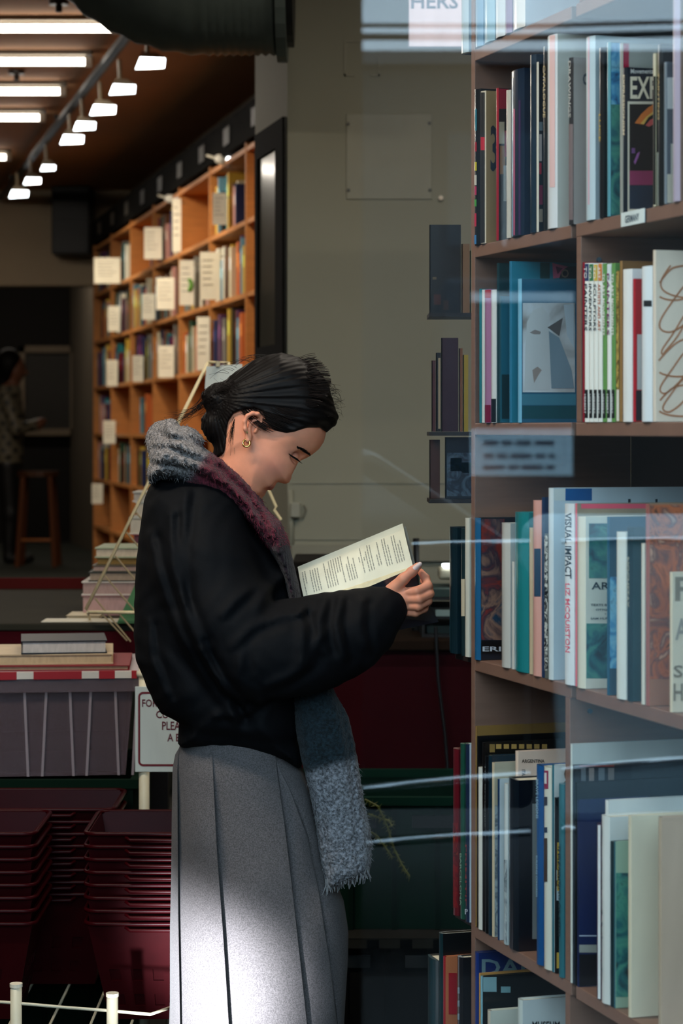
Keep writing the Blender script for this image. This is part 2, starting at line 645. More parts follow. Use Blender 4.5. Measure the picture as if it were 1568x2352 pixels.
for k, (u, v) in enumerate(((257, 65), (196, 142), (138, 210), (91, 270), (14, 361))):
    Z = 1.70 * F / (HY - v)
    x1 = (u - CX) / F * Z
    fluoro(x1 - 1.5, x1, Z, CH + 1.70, ['long strip light on the brown ceiling, first one from the window',
           'second ceiling strip light from the window', 'third ceiling strip light from the window',
           'fourth ceiling strip light from the window', 'fifth ceiling strip light, nearest the rear wall'][k], 10)
for k, (x, Y) in enumerate(((-3.2, 8.6), (0.6, 5.4), (-1.3, 3.5), (-3.0, 18.8))):  # added strip lights, unseen, to brighten reader, wall, aisle and rear room
    fluoro(x - 0.75, x + 0.75, Y, 3.15, ['ceiling strip light above the left aisle by the raised floor', 'ceiling strip light in front of the grey pillar wall',
           'ceiling strip light just inside the open doorway', 'dim ceiling strip light in the dark rear room'][k], (16, 28, 56, 8)[k])

# spot track
zt = 3.13
tp = lambda Z: np.array([(270 - CX) / F * 9.98 + AX * (Z - 9.98), Z, zt])
t = thing('light_track', 'long dark ceiling track that carries the shop spotlights', 'light track', tp(12.5))
MB().tube([tp(9.2), tp(16.5)], 0.025, 6, (14, 10, 8)).build('rail', PAINTED, t)
for Z in (9.6, 12.6, 15.6):
    p = tp(Z)
    MB().tube([p, p + np.array([0, 0, 0.07])], 0.012, 6, (30, 22, 16)).build('ceiling_clip', METAL, t)
for k, (u, v, s) in enumerate(((345, 146, 1.0), (281, 206, 0.95), (236, 253, 1.0), (194, 290, 0.9), (165, 321, 1.0), (110, 386, 0.7), (74, 416, 0.85), (43, 446, 1.0))):
    # each head hangs at about 0.17 m under the track
    Z = (zt - 0.17 - CH) * F / (HY - v)
    c = V(u, v, Z)
    t = thing('track_spotlight', ['track spotlight beside the round duct, first on the rail', 'second track spotlight along the ceiling rail',
              'third track spotlight along the ceiling rail', 'fourth track spotlight along the ceiling rail', 'fifth track spotlight along the ceiling rail',
              'sixth track spotlight, small and turned aside', 'seventh track spotlight, near the rear wall', 'last track spotlight on the rail, closest to the rear wall'][k],
              'spotlight', (c[0], c[1], zt), 'spotlights on the ceiling track')
    w, h, dp = 0.06 * s, 0.028 * s, 0.08
    a = np.array([1.0, 0.25, 0.0])
    a /= np.linalg.norm(a)
    n = np.array([0.35, -0.75, -0.55])
    n -= a * (n @ a)
    n /= np.linalg.norm(n)
    up = np.cross(n, a)
    if up[2] < 0:
        up = -up
    mb = MB()
    f0 = [c - a * w - up * h, c + a * w - up * h * 0.6, c + a * w + up * h, c - a * w * 0.75 + up * h]
    f1 = [c - n * dp + (q - c) * 0.55 for q in f0]
    mb.add(f0 + f1, [(0, 1, 5, 4), (1, 2, 6, 5), (2, 3, 7, 6), (3, 0, 4, 7), (4, 5, 6, 7)], (150, 140, 120))
    mb.build('head', METAL, t)
    e = n * 0.002
    MB().add([q + e for q in f0], [(0, 1, 2, 3)]).build('lamp_face', M_LAMP, t)
    MB().tube([c - n * dp, np.array([c[0] - 0.02, c[1] + 0.05, zt - 0.027])], 0.009, 6, (120, 105, 80)).build('stem', METAL, t)
    if k in (0, 2, 4, 6):
        ld = bpy.data.lights.new('spot_beam', 'SPOT')
        ld.energy = 60
        ld.color = (1.0, 0.85, 0.64)
        ld.spot_size = 1.9
        ld.spot_blend = 1.0
        ld.shadow_soft_size = 0.06
        lo = bpy.data.objects.new('spot_beam', ld)
        COL.objects.link(lo)
        lo.parent = t
        lo.location = (n * 0.03 + c - np.array(t.location)).tolist()
        tgt = np.array([-0.373 + AX * (c[1] + 0.6 - 10), c[1] + 0.6, 1.75])
        dv = tgt - c
        from mathutils import Vector
        lo.rotation_euler = Vector(dv).to_track_quat('-Z', 'Y').to_euler()
# sprinkler heads
for (u, v) in ((135, 6), (38, 166)):
    Z = 1.74 * F / (HY - v)
    p = V(u, v, Z)
    t = thing('sprinkler_head', 'small dark sprinkler head under the brown ceiling ' + ('in front of the first strip light' if v < 50 else 'between the strip lights'), 'sprinkler', (p[0], p[1], 3.2))
    MB().tube([(p[0], p[1], 3.2), (p[0], p[1], 3.18)], 0.04, 10, (40, 28, 20)).build('plate', METAL, t)
    MB().tube([(p[0], p[1], 3.18), (p[0], p[1], 3.15)], 0.014, 8, (40, 28, 20)).build('nozzle', METAL, t)

# added unseen lamp on the doorway floor; makes the bright patch on the skirt
t = thing('floor_display_lamp', 'small black floor spotlight beside the doorway aimed at the skirt', 'spotlight', (-0.62, 2.75, 0))
MB().tube([(-0.62, 2.75, 0), (-0.62, 2.75, 0.015)], 0.07, 16, (16, 16, 18)).build('base', METAL, t)
MB().tube([(-0.62, 2.75, 0.015), (-0.62, 2.75, 0.12)], 0.012, 8, (16, 16, 18)).build('stem', METAL, t)
MB().tube([(-0.66, 2.68, 0.12), (-0.60, 2.79, 0.15)], [0.03, 0.05], 14, (16, 16, 18)).build('head', METAL, t, smooth=False)
ld = bpy.data.lights.new('display_beam', 'SPOT')
ld.energy = 1500
ld.color = (0.86, 0.92, 1.0)
ld.spot_size = math.radians(16)
ld.spot_blend = 1.0
ld.shadow_soft_size = 0.05
lo = bpy.data.objects.new('display_beam', ld)
COL.objects.link(lo)
lo.parent = t
lo.location = (0.03, 0.06, 0.16)
lo.rotation_euler = Vector(np.array([-0.285, 4.3, 0.35]) - np.array([-0.59, 2.81, 0.16])).to_track_quat('-Z', 'Y').to_euler()

# ---------------------------------------------------------------- the bookcase behind the pane
SX0, SZ0, SM = 0.2454, 3.95, -0.3142
_n = math.hypot(1, SM)
SE = np.array([SM / _n, 1 / _n, 0])                  # along the shelf, away from the camera
SC = np.array([1 / _n, -SM / _n, 0])                 # into the shelf
UP = np.array([0, 0, 1.0])


def s_line(Z):
    return np.array([SX0 + SM * (Z - SZ0), Z, 0])


def s_Z(u, rec=0.0):
    """distance at which the shelf front (set back by rec) crosses picture column u"""
    k = (u - CX) / F
    o = np.array([SX0 - SM * SZ0, 0, 0]) + SC * rec
    return (o[0] - SM * o[1]) / (k - SM)


M_WOOD = mat('brown_laminate', (120, 90, 75), rough=0.45, noise=0.10, nscale=9, stretch=(1, 1, 12), detail=4)
M_WOODF = mat('brown_laminate_boards', (120, 90, 75), rough=0.4, noise=0.08, nscale=9, stretch=(6, 1, 1))
ROWZ = {0: 2.118, 1: 1.772, 2: 1.460, 3: 1.045, 4: 0.575, 5: 0.10}
Zend, Zdiv, Znear = s_Z(1090), s_Z(1322), 3.10
case = thing('bookcase', 'brown laminate bookcase of art books close behind the window pane', 'bookcase', s_line(3.5))
MB().box(s_line(Zend), SE * 0.018, SC * 0.30, UP * 2.55).build('upright', M_WOOD, case, bevel=0.001)
for d_ in (0.004, 0.28):
    MB().box(s_line(Znear) + SC * d_ - SE * 0.0, -SE * 0.014, SC * 0.014, UP * 2.55, (120, 116, 110)).build('steel_post', METAL, case)
for (z0_, z1_, u_) in ((0, 0.079, 1308), (0.1, 0.554, 1308), (0.575, 1.024, 1308), (1.46, 1.751, 1334), (2.118, 2.55, 1340)):
    MB().box(s_line(s_Z(u_)) + UP * z0_, SE * 0.018, SC * 0.30, UP * (z1_ - z0_)).build('divider', M_WOOD, case, bevel=0.001)
for (Za, Zb) in ((Zend, Zdiv + 0.0175), (Zdiv, Znear)):
    for r, z in ROWZ.items():
        a, b = s_line(Zb), s_line(Za)
        MB().box(a + UP * (z - 0.021), b - a, SC * 0.30, UP * 0.021).build('shelf', M_WOODF, case, bevel=0.0015)
for r in (3, 4, 5):                                   # the boards run on past the end panel
    a, b = s_line(Zend + 0.019), s_line(4.30 if r == 5 else 4.11)
    MB().box(a + UP * (ROWZ[r] - 0.012) + SC * 0.012, b - a, SC * 0.2, UP * 0.012, (40, 30, 28)).build('shelf_extension', PAINTED, case)
MB().box(s_line(Zend) + SC * 0.30, s_line(Znear) - s_line(Zend), SC * 0.008, UP * 2.55, (60, 46, 40)).build('back_panel', PAINTED, case)
for (u, v, zz) in ((1353, 1633, s_Z(1308)), (1374, 597, s_Z(1334))):
    p = s_line(zz) - SE * 0.001
    k = (u - CX) / F
    a = (k * p[1] - p[0]) / (SC[0] - k * SC[1])
    q = p + SC * a
    q[2] = CH - (v - HY) / F * q[1]
    MB().tube([q, q - SE * 0.004], 0.004, 8, (70, 90, 100)).build('shelf_pin', METAL, case)

# small clipped card on the shelf edge
Zc = s_Z(1458)
p = s_line(Zc) - SC * 0.002
q0 = s_line(s_Z(1430)) - SC * 0.002
q1 = s_line(s_Z(1484)) - SC * 0.002
t = thing('shelf_tag', 'small curled white label clipped to the shelf edge under the cropped black art book', 'label', p + UP * 1.753)
MB().box(q0 + UP * 1.752, q1 - q0, -SC * 0.0012, UP * 0.021, (205, 215, 212)).build('card', PRINT, t)
mb = MB()
put_text(mb, 'GERMANY', q0 + UP * 1.7565 + (q1 - q0) * 0.18 - SC * 0.0016, (q1 - q0) * 0.6, UP * 0.011, (70, 84, 92))
mb.build('lettering', PRINT, t)

ART = {
    'teal': art_mat('print_teal_painting', [(14, 40, 48), (30, 96, 100), (70, 140, 120), (20, 60, 70)], 22),
    'ochre': art_mat('print_figure_painting', [(30, 60, 80), (150, 110, 90), (60, 50, 60), (140, 50, 40), (30, 40, 50)], 16),
    'night': art_mat('print_dark_collage', [(6, 6, 8), (14, 16, 22), (8, 10, 12), (60, 26, 40), (8, 10, 14)], 26),
    'gold': art_mat('print_gold_mosaic', [(40, 24, 12), (120, 96, 40), (190, 160, 80), (90, 40, 20)], 60),
    'weave': art_mat('print_rust_brush_strokes', [(70, 40, 28), (180, 96, 54), (110, 70, 60), (200, 150, 120)], 18, 3.0),
    'blue': art_mat('print_blue_landscape', [(20, 70, 110), (60, 140, 180), (120, 180, 200), (20, 60, 90)], 26),
    'face': art_mat('print_pale_portrait_photo', [(150, 140, 130), (205, 205, 200), (225, 228, 228), (120, 110, 105)], 9, 0.8),
    'grey': art_mat('print_grey_drawing', [(120, 130, 130), (165, 175, 175), (90, 100, 104), (180, 186, 184)], 30),
    'dk': art_mat('print_dark_blue_relief', [(8, 14, 24), (14, 30, 48), (60, 80, 96), (8, 12, 20)], 30),
    'tiles': art_mat('print_black_white_pattern', [(14, 14, 14), (20, 20, 20), (190, 190, 180), (200, 200, 190)], 70, 2.5),
    'red': art_mat('print_red_pattern', [(40, 8, 14), (120, 20, 24), (60, 10, 20), (180, 70, 30)], 30),
}
WH = (226, 226, 216)
BK = (10, 12, 14)
CREAM = (222, 208, 178)
near_prev = {}


def B(row, u0, u1, top, col, label, rec=0.0, pr=(), tx=(), pic=(), gloss=True, w=None, cov=None, pg_=(), pages=(205, 196, 172), name='art_book'):
    """one book on a shelf row; pr / tx / pic are prints given in picture columns and rows on the spine 's' or the near cover 'c'"""
    zs = ROWZ[row]
    Zn = s_Z(u1, rec) - SC[1] * rec
    key = row
    lim = near_prev.get(key, 9.0) - 0.0024
    t_ = None
    Zf = min(s_Z(u0, rec) - SC[1] * rec, lim)
    if Zn > Zf - 0.005:
        Zn = Zf - 0.005
    near_prev[key] = Zn
    zs = zs + 0.0006
    o = s_line(Zn) + SC * rec + UP * zs
    t_ = (Zf - Zn) * _n
    Z = o[1]
    h = CH - (top - HY) / F * Z - zs
    if w is None:
        w = min(0.26, max(0.13, h * 0.72))
    w = min(w, 0.285 - rec)
    cov = cov or col
    t = thing(name, label, 'book', o)
    sp = min(0.0025, t_ * 0.2)
    mb = MB()
    mb.box(o, SE * sp, SC * w, UP * h, cov)                               # near board
    mb.box(o + SE * (t_ - sp), SE * sp, SC * w, UP * h, cov)               # far board
    # spine, gently rounded outwards
    n = 6
    rb = min(0.005, t_ * 0.2)
    vs = []
    for zz in (0, h):
        for i in range(n + 1):
            a = i / n
            vs.append(o + SE * (t_ * a) + SC * (sp - sp - rb * math.sin(math.pi * a)) + UP * zz)
        vs.append(o + SE * t_ + SC * 0.003 + UP * zz)
        vs.append(o + SC * 0.003 + UP * zz)
    m_ = n + 3
    fs = [(i, m_ + i, m_ + i + 1, i + 1) for i in range(n)] + [tuple(range(m_)), tuple(reversed(range(m_, 2 * m_)))]
    mb.add(vs, fs, col)
    mb.build('cover', GLOSS if gloss else PRINT, t)
    ins = 0.003
    MB().box(o + SE * sp + SC * 0.0032 + UP * ins, SE * (t_ - 2 * sp), SC * (w - 0.0032 - ins), UP * (h - 2 * ins), pages).build('page_block', PAGES, t)

    def on_cover(u, v, off):
        p = o - SE * off
        k = (u - CX) / F
        a = (k * p[1] - p[0]) / (SC[0] - k * SC[1])
        a = min(max(a, 0.0005), w)
        q = p + SC * a
        q[2] = min(max(CH - (v - HY) / F * q[1], zs + 0.001), zs + h - 0.001)
        return q

    def on_spine(u, v, off):
        a = min(max((u1 - u) / max(u1 - u0, 1e-6), 0.03), 0.97)
        q = o + SE * (t_ * a) - SC * (rb * math.sin(math.pi * a) + off)
        q[2] = min(max(CH - (v - HY) / F * q[1], zs + 0.001), zs + h - 0.001)
        return q

    def patch(fn, face, ul, vt, ur, vb, off):
        k = 6 if face == 's' else 1
        us = np.linspace(ul, ur, k + 1)
        vs_, fs_ = [], []
        for u in us:
            vs_ += [fn(u, vb, off), fn(u, vt, off)]
        for i in range(k):
            fs_.append((2 * i, 2 * i + 2, 2 * i + 3, 2 * i + 1))
        return vs_, fs_
    if pr:
        mb = MB()
        for i, (face, ul, vt, ur, vb, c) in enumerate(pr):
            vs_, fs_ = patch(on_cover if face == 'c' else on_spine, face, ul, vt, ur, vb, 0.0004 + 0.00012 * i)
            mb.add(vs_, fs_, c)
        mb.build('cover_print', GLOSS if gloss else PRINT, t)
    if pg_:
        mb = MB()
        for i, (pts_, c) in enumerate(pg_):
            mb.add([on_cover(u, v, 0.0016 + 0.0001 * i) for u, v in pts_], [tuple(range(len(pts_)))[::-1]], c)
        mb.build('cover_motif', GLOSS if gloss else PRINT, t)
    for face, ul, vt, ur, vb, a_ in pic:
        vs_, fs_ = patch(on_cover if face == 'c' else on_spine, face, ul, vt, ur, vb, 0.0009)
        mb = MB()
        mb.add(vs_, fs_)
        mb.build('cover_picture', ART[a_], t)
    if tx:
        mb = MB()
        for (face, s, ul, vt, ur, vb, c, d) in tx:
            fn = on_cover if face == 'c' else on_spine
            off = 0.0014
            if d == 'h':
                O = fn(ul, vb, off)
                put_text(mb, s, O, fn(ur, vb, off) - O, fn(ul, vt, off) - O, c)
            else:                                                       # reads downwards, letter tops to the right
                O = fn(ul, vt, off)
                put_text(mb, s, O, fn(ul, vb, off) - O, fn(ur, vt, off) - O, c)
        mb.build('title', PRINT, t)
    return t


# ---- top row
B(0, 1060, 1076, -60, (170, 190, 200), 'grey-blue large book on the top shelf, last in its row')
B(0, 1092, 1110, -40, (120, 160, 190), 'light blue large book on the top shelf beside the grey-blue one')
B(0, 1112, 1136, -50, (150, 190, 210), 'pale sky-blue large book on the top shelf between blue neighbours')
B(0, 1138, 1160, -40, (205, 215, 220), 'white large book on the top shelf with plain spine')
B(0, 1160, 1176, -55, (140, 120, 150), 'mauve book on the top shelf next to the white one')
B(0, 1178, 1206, -70, (226, 228, 226), 'thick white book on the top shelf nearest the empty part')
# ---- first full row
B(1, 1091, 1104, 203, (12, 14, 18), 'slim black book with a spine of bright coloured patches at the shelf end',
  pr=[('s', 1091, 250, 1100, 300, (30, 110, 130)), ('s', 1091, 326, 1100, 348, (150, 20, 40)), ('s', 1091, 372, 1100, 392, (190, 180, 40)),
      ('s', 1091, 402, 1100, 425, (190, 190, 180)), ('s', 1091, 428, 1100, 448, (170, 50, 90)), ('s', 1091, 458, 1100, 474, (70, 150, 70)),
      ('s', 1091, 490, 1100, 520, (180, 40, 70)), ('s', 1091, 540, 1100, 566, (60, 120, 170)), ('c', 1105, 209, 1150, 213, (205, 200, 190))])
B(1, 1105, 1116, 208, (200, 190, 170), 'tan covered book with a black looping emblem beside the patchwork spine', cov=(158, 124, 78), gloss=False,
  pr=[('s', 1108, 212, 1115, 575, (20, 20, 22)), ('s', 1108, 315, 1115, 345, (170, 20, 44))],
  tx=[('c', '3', 1126, 288, 1142, 394, (24, 28, 38), 'h')])
B(1, 1140, 1145, 202, (150, 20, 40), 'dark art book with a crimson top band and cream brush shapes', cov=(40, 26, 22),
  pr=[('c', 1146, 203, 1168, 250, (160, 18, 44)), ('c', 1146, 280, 1158, 330, (190, 170, 140)), ('c', 1148, 335, 1160, 400, (150, 96, 50)),
      ('c', 1156, 380, 1168, 462, (170, 160, 146)), ('c', 1158, 300, 1168, 360, (150, 16, 40))])
B(1, 1164, 1173, 206, (188, 184, 172), 'thin pale grey book with speckled spine left of the navy glossy one')
B(1, 1174, 1204, 155, (16, 34, 54), 'navy book in a glossy plastic sleeve with a pink and blue streak', pr=[('s', 1179, 180, 1184, 548, (90, 150, 190)), ('s', 1185, 250, 1189, 540, (190, 90, 130)), ('s', 1196, 230, 1199, 545, (60, 40, 80))])
B(1, 1219, 1231, 124, (14, 36, 52), 'tall dark blue sleeved book right of the navy glossy one')
B(1, 1231, 1237, 142, (206, 204, 190), 'black art book with a cream edge and small dark pictures', cov=(16, 20, 26),
  pr=[('c', 1238, 280, 1246, 300, (110, 120, 124)), ('c', 1238, 308, 1244, 370, (180, 160, 150)), ('c', 1238, 374, 1243, 400, (170, 30, 50)), ('c', 1237, 425, 1246, 470, (120, 30, 60)), ('c', 1236, 480, 1246, 510, (150, 130, 110))])
B(1, 1249, 1256, 105, (20, 22, 20), 'slim black book with tiny gilt lettering beside the tall white volume', tx=[('s', 'CATALOGUE', 1251, 150, 1255, 270, (176, 160, 120), 'd')])
B(1, 1256, 1280, 77, (214, 220, 222), 'tall thick white book in a shiny clear sleeve with pinkish sheen', cov=(206, 204, 190), pr=[('s', 1268, 80, 1277, 430, (226, 190, 186))])  # the pinkish sheen is a strip of colour on the spine
B(1, 1307, 1317, 131, (18, 20, 26), 'grey clothbound book with a narrow black spine label', cov=(166, 156, 148), gloss=False,
  pr=[('s', 1308, 285, 1317, 505, (110, 96, 96))], tx=[('s', 'DRAWINGS', 1310, 140, 1315, 270, (170, 170, 165), 'd'), ('c', 'o', 1338, 168, 1352, 196, (70, 76, 82), 'h')])
B(1, 1346, 1367, 81, (188, 208, 214), 'pale blue-white book in clear sleeve right of the grey clothbound one', cov=(170, 182, 182), pr=[('s', 1357, 84, 1360, 470, (214, 180, 190))])
B(1, 1377, 1387, 108, (12, 14, 16), 'black book with a gilt spine ornament between two pale sleeves', tx=[('s', 'LUCE', 1379, 262, 1384, 325, (190, 160, 60), 'd')])
B(1, 1395, 1402, 96, (90, 150, 160), 'book with a green and blue painted jacket left of the cropped black cover', cov=(40, 100, 110), pic=[('c', 1403, 240, 1430, 500, 'teal'), ('c', 1403, 98, 1428, 240, 'blue')],
  pr=[('c', 1431, 98, 1446, 170, (150, 24, 50))])
B(1, 1424, 1430, 98, (150, 150, 140), 'slim book in clear wrapper showing a crimson edge behind the black cover', pr=[('c', 1431, 99, 1444, 172, (160, 26, 56))])
B(1, 1426, 1440, 154, (14, 24, 34), 'black art book lettered EXPRESSIONISM with a framed colour picture', cov=(16, 26, 38),
  pr=[('c', 1440, 233, 1503, 486, (212, 200, 176)), ('c', 1445, 239, 1499, 480, (10, 10, 14)), ('c', 1445, 392, 1499, 425, (140, 50, 86)), ('c', 1445, 426, 1499, 480, (26, 44, 60)),
      ('c', 1450, 340, 1458, 352, (110, 70, 120))],
  pg_=[([(1457, 283), (1472, 262), (1488, 247), (1499, 240), (1499, 262), (1488, 270), (1478, 286)], (206, 112, 44)), ([(1470, 284), (1484, 268), (1499, 256), (1499, 262), (1488, 270), (1478, 286)], (214, 170, 80)), ([(1482, 288), (1492, 276), (1499, 272), (1499, 286), (1490, 291)], (196, 84, 80)), ([(1455, 372), (1463, 352), (1469, 348), (1466, 360), (1458, 378)], (150, 90, 150))],
  tx=[('s', 'EXPRESSIONISM', 1428, 172, 1437, 310, (206, 190, 160), 'd'), ('c', 'Movements of', 1448, 158, 1512, 169, (210, 205, 195), 'h'), ('c', 'EXPR', 1447, 176, 1533, 227, (222, 206, 176), 'h')])
t = near_prev[1]
B(1, 1500, 1506, 122, (200, 190, 160), 'tan topped book peeping over the cropped black cover', cov=(186, 160, 118), pr=[('s', 1500, 175, 1506, 470, (30, 28, 20)), ('c', 1507, 176, 1514, 478, (14, 16, 16)), ('c', 1508, 350, 1512, 476, (206, 196, 170))])
B(1, 1512, 1522, 100, (18, 20, 20), 'black sleeved book with gilt spine lettering right of the framed picture', tx=[('s', 'PAINTING', 1514, 170, 1519, 275, (160, 140, 90), 'd')])
B(1, 1525, 1531, 142, (120, 130, 136), 'grey book with white cut-out shapes on its jacket', cov=(92, 100, 108), pr=[('c', 1531, 178, 1560, 250, (206, 208, 204)), ('c', 1532, 400, 1568, 466, (214, 208, 186)), ('c', 1540, 330, 1568, 400, (200, 198, 184))])
B(1, 1546, 1562, -10, (176, 162, 176), 'very tall mauve-grey sleeved book at the near end of the upper shelf', cov=(130, 100, 84))

# ---- second row, left bay
B(2, 1101, 1106, 663, (30, 110, 120), 'thin turquoise book at the far end of the middle shelf')
B(2, 1107, 1113, 665, (196, 204, 200), 'thin white book on the middle shelf next to the turquoise spine')
B(2, 1114, 1128, 664, (150, 106, 140), 'magenta spined book with a crimson top on the middle shelf', pr=[('s', 1114, 665, 1128, 684, (150, 14, 30)), ('s', 1114, 930, 1128, 975, (110, 14, 50))])
B(2, 1129, 1140, 665, (196, 202, 200), 'pale book with black foot band left of the teal cover', pr=[('s', 1129, 916, 1140, 975, (14, 20, 26))])
B(2, 1141, 1146, 604, (16, 50, 56), 'tall dark green book behind the teal jacket', cov=(14, 48, 50))
B(2, 1147, 1151, 680, (20, 70, 84), 'teal jacketed book with a dark silhouette beside the portrait cover', cov=(28, 100, 118), pr=[('c', 1170, 690, 1190, 790, (10, 26, 36)), ('c', 1152, 860, 1186, 962, (14, 46, 48)), ('c', 1180, 930, 1187, 962, (130, 70, 60))])
B(2, 1170, 1175, 600, (40, 110, 140), 'book with pink shards on a turquoise jacket showing above the portrait cover', cov=(40, 130, 150),
  pr=[('c', 1240, 600, 1262, 640, (20, 70, 70)), ('c', 1284, 612, 1322, 640, (30, 30, 36))],
  pg_=[([(1268, 604), (1304, 612), (1290, 622), (1284, 638), (1270, 640)], (224, 110, 142)), ([(1276, 612), (1292, 616), (1280, 630)], (120, 40, 80))], tx=[('c', 'O', 1288, 618, 1306, 638, (150, 120, 100), 'h')])
B(2, 1190, 1198, 640, (110, 170, 196), 'large sleeved book with a pale portrait photograph on a blue cover', cov=(40, 96, 120), w=0.2,
  pic=[('c', 1200, 696, 1320, 901, 'face')], pr=[('c', 1198, 905, 1322, 930, (70, 130, 146)), ('c', 1198, 932, 1322, 962, (22, 78, 84)), ],
  pg_=[([(1204, 896), (1206, 800), (1210, 740), (1224, 712), (1246, 704), (1258, 722), (1262, 770), (1264, 830), (1262, 896)], (212, 212, 206)), ([(1216, 764), (1228, 757), (1242, 762), (1240, 768), (1226, 768)], (150, 138, 130)), ([(1222, 850), (1234, 842), (1244, 850), (1236, 862), (1226, 880)], (168, 150, 138)), ([(1257, 752), (1292, 730), (1284, 772)], (104, 96, 90)), ([(1260, 760), (1284, 776), (1312, 850), (1318, 892), (1266, 892)], (132, 150, 158)), ([(1294, 700), (1318, 698), (1318, 800), (1302, 770)], (196, 206, 208))])
# ---- second row, right bay
B(2, 1338, 1342, 602, (140, 20, 40), 'thin red book against the divider on the middle shelf', cov=(140, 18, 34))
SER = [((30, 50, 90), 'blue', WH), ((40, 110, 60), 'green and red', WH), ((200, 170, 60), 'yellow', WH), ((206, 120, 50), 'orange', WH), ((92, 140, 70), 'all green', (92, 140, 70)), ((206, 214, 212), 'plain white', WH), ((92, 140, 70), 'green and purple', (92, 140, 70))]
for k, (tc_, nm, sc_) in enumerate(SER):
    a = 1343 + k * 10.2
    tt = [('s', ['TO', 'TO', 'TO', 'ART', 'TO ART MOVEMENTS', 'PAINTERS', 'TO ART MOVEMENTS'][k], a + 2.5, 612 if k < 4 else 628, a + 8, 640 if k < 4 else 770, (226, 226, 216) if k != 5 else (110, 40, 90), 'd')]
    if k < 4:
        tt.append(('s', ['PAINTERS', 'INVENTORS', 'SCULPTORS', 'ARTISTS AND ART'][k], a + 2.5, 652, a + 8, 760, (30, 40, 50) if k < 3 else (176, 90, 50), 'd'))
    tt.append(('s', 'HERBERT', a + 3, 905, a + 7, 950, (200, 205, 205), 'd'))
    B(2, a, a + 9.6, 604 + (k % 3), sc_, 'slim series paperback with %s top and black foot label on the middle shelf' % nm, gloss=False,
      pr=[('s', a, 605, a + 9.6, 645, tc_), ('s', a + 1.5, 895, a + 8.5, 960, BK)], tx=tt)
B(2, 1416, 1422, 622, (150, 120, 60), 'slim gold and dark mosaic patterned book beside the green series spines', pic=[('s', 1416, 625, 1422, 890, 'gold')], pr=[('s', 1416, 895, 1422, 968, (222, 214, 196))])
B(2, 1423, 1429, 599, (150, 112, 66), 'tan book with a brown cover behind the white spines', cov=(112, 80, 44))
B(2, 1430, 1452, 617, (222, 220, 214), 'wide white book with a tiny black logo at its foot', gloss=False, tx=[('s', 'The European Room', 1433, 645, 1437, 730, (120, 120, 124), 'd'), ('s', 'K', 1432, 950, 1439, 962, (10, 10, 10), 'h')])
B(2, 1453, 1459, 640, (176, 34, 44), 'narrow red book with grey and black blocks between two white ones', cov=(170, 30, 40),
  pr=[('c', 1460, 640, 1476, 768, (170, 30, 42)), ('c', 1463, 768, 1476, 895, (190, 192, 188)), ('c', 1460, 897, 1474, 966, (16, 32, 42))])
B(2, 1474, 1498, 610, (216, 222, 222), 'white book with a short black bar near its top', gloss=False, pr=[('s', 1485, 690, 1498, 704, (20, 28, 32))], tx=[('s', 'THE MUSEUM', 1476, 635, 1479, 760, (70, 80, 90), 'd')])
tb = B(2, 1499, 1506, 574, (214, 196, 174), 'large cream book with loose rust-brown looped drawing', cov=(226, 206, 182), gloss=False)
# the looped drawing on the cream cover
mb = MB()
o = np.array(tb.location)
for (cu, cv, ru, rv, ph) in ((1560, 650, 48, 44, 0.3), (1572, 700, 54, 70, 0.9), (1556, 760, 40, 60, 1.4), (1580, 820, 66, 50, 0.4), (1560, 850, 44, 60, 2.0), (1574, 920, 60, 40, 0.2), (1590, 640, 70, 50, 0), (1560, 905, 36, 46, 1)):
    P = []
    for i in range(41):
        a = 2 * math.pi * i / 40
        u = cu + ru * math.cos(a + ph) * (1 + 0.12 * math.sin(3 * a))
        v = cv + rv * math.sin(a) * (1 + 0.1 * math.cos(2 * a))
        p = o - SE * 0.0008
        k = (u - CX) / F
        q = p + SC * ((k * p[1] - p[0]) / (SC[0] - k * SC[1]))
        q[2] = CH - (v - HY) / F * q[1]
        P.append((q, (q - p) @ SC))
    for (q, a1), (q2, a2) in zip(P[:-1], P[1:]):
        if min(a1, a2) < 0.003 or max(a1, a2) > 0.17 or min(q[2], q2[2]) < 1.465 or max(q[2], q2[2]) > 1.69:
            continue
        d = q2 - q
        nrm = np.cross(d, SE)
        nrm = nrm / np.linalg.norm(nrm) * 0.0013
        mb.quad([q - nrm, q2 - nrm, q2 + nrm, q + nrm], (176, 116, 78))
mb.build('cover_drawing', PRINT, tb)

# ---- third row
B(3, 1033, 1050, 1211, (10, 34, 42), 'dark teal glossy book overhanging the shelf end by the hand', pr=[('s', 1036, 1212, 1040, 1495, (40, 90, 104))])
B(3, 1060, 1068, 1214, (20, 40, 44), 'thin dark book with a cream strip beside the dark teal one', pr=[('s', 1062, 1330, 1068, 1415, (190, 176, 150))])
B(3, 1069, 1078, 1190, (200, 196, 180), 'slim white sleeved book left of the jacket lettered ERI')
B(3, 1091, 1104, 1190, (28, 90, 130), 'blue spined book with a figure painting and black foot lettered ERI', cov=(20, 30, 40), pic=[('c', 1104, 1192, 1158, 1470, 'ochre')],
  pr=[('c', 1104, 1472, 1160, 1502, (10, 12, 16)), ('c', 1126, 1222, 1158, 1278, (18, 32, 44)), ('c', 1108, 1202, 1140, 1220, (160, 122, 104)), ('c', 1106, 1408, 1150, 1460, (110, 46, 36))],
  tx=[('c', 'ERI', 1108, 1485, 1150, 1496, (206, 206, 206), 'h')])
B(3, 1152, 1172, 1202, (190, 188, 180), 'plain off-white book right of the figure painting jacket')
B(3, 1176, 1181, 1290, (200, 196, 186), 'very thin white booklet left of the glossy turquoise book')
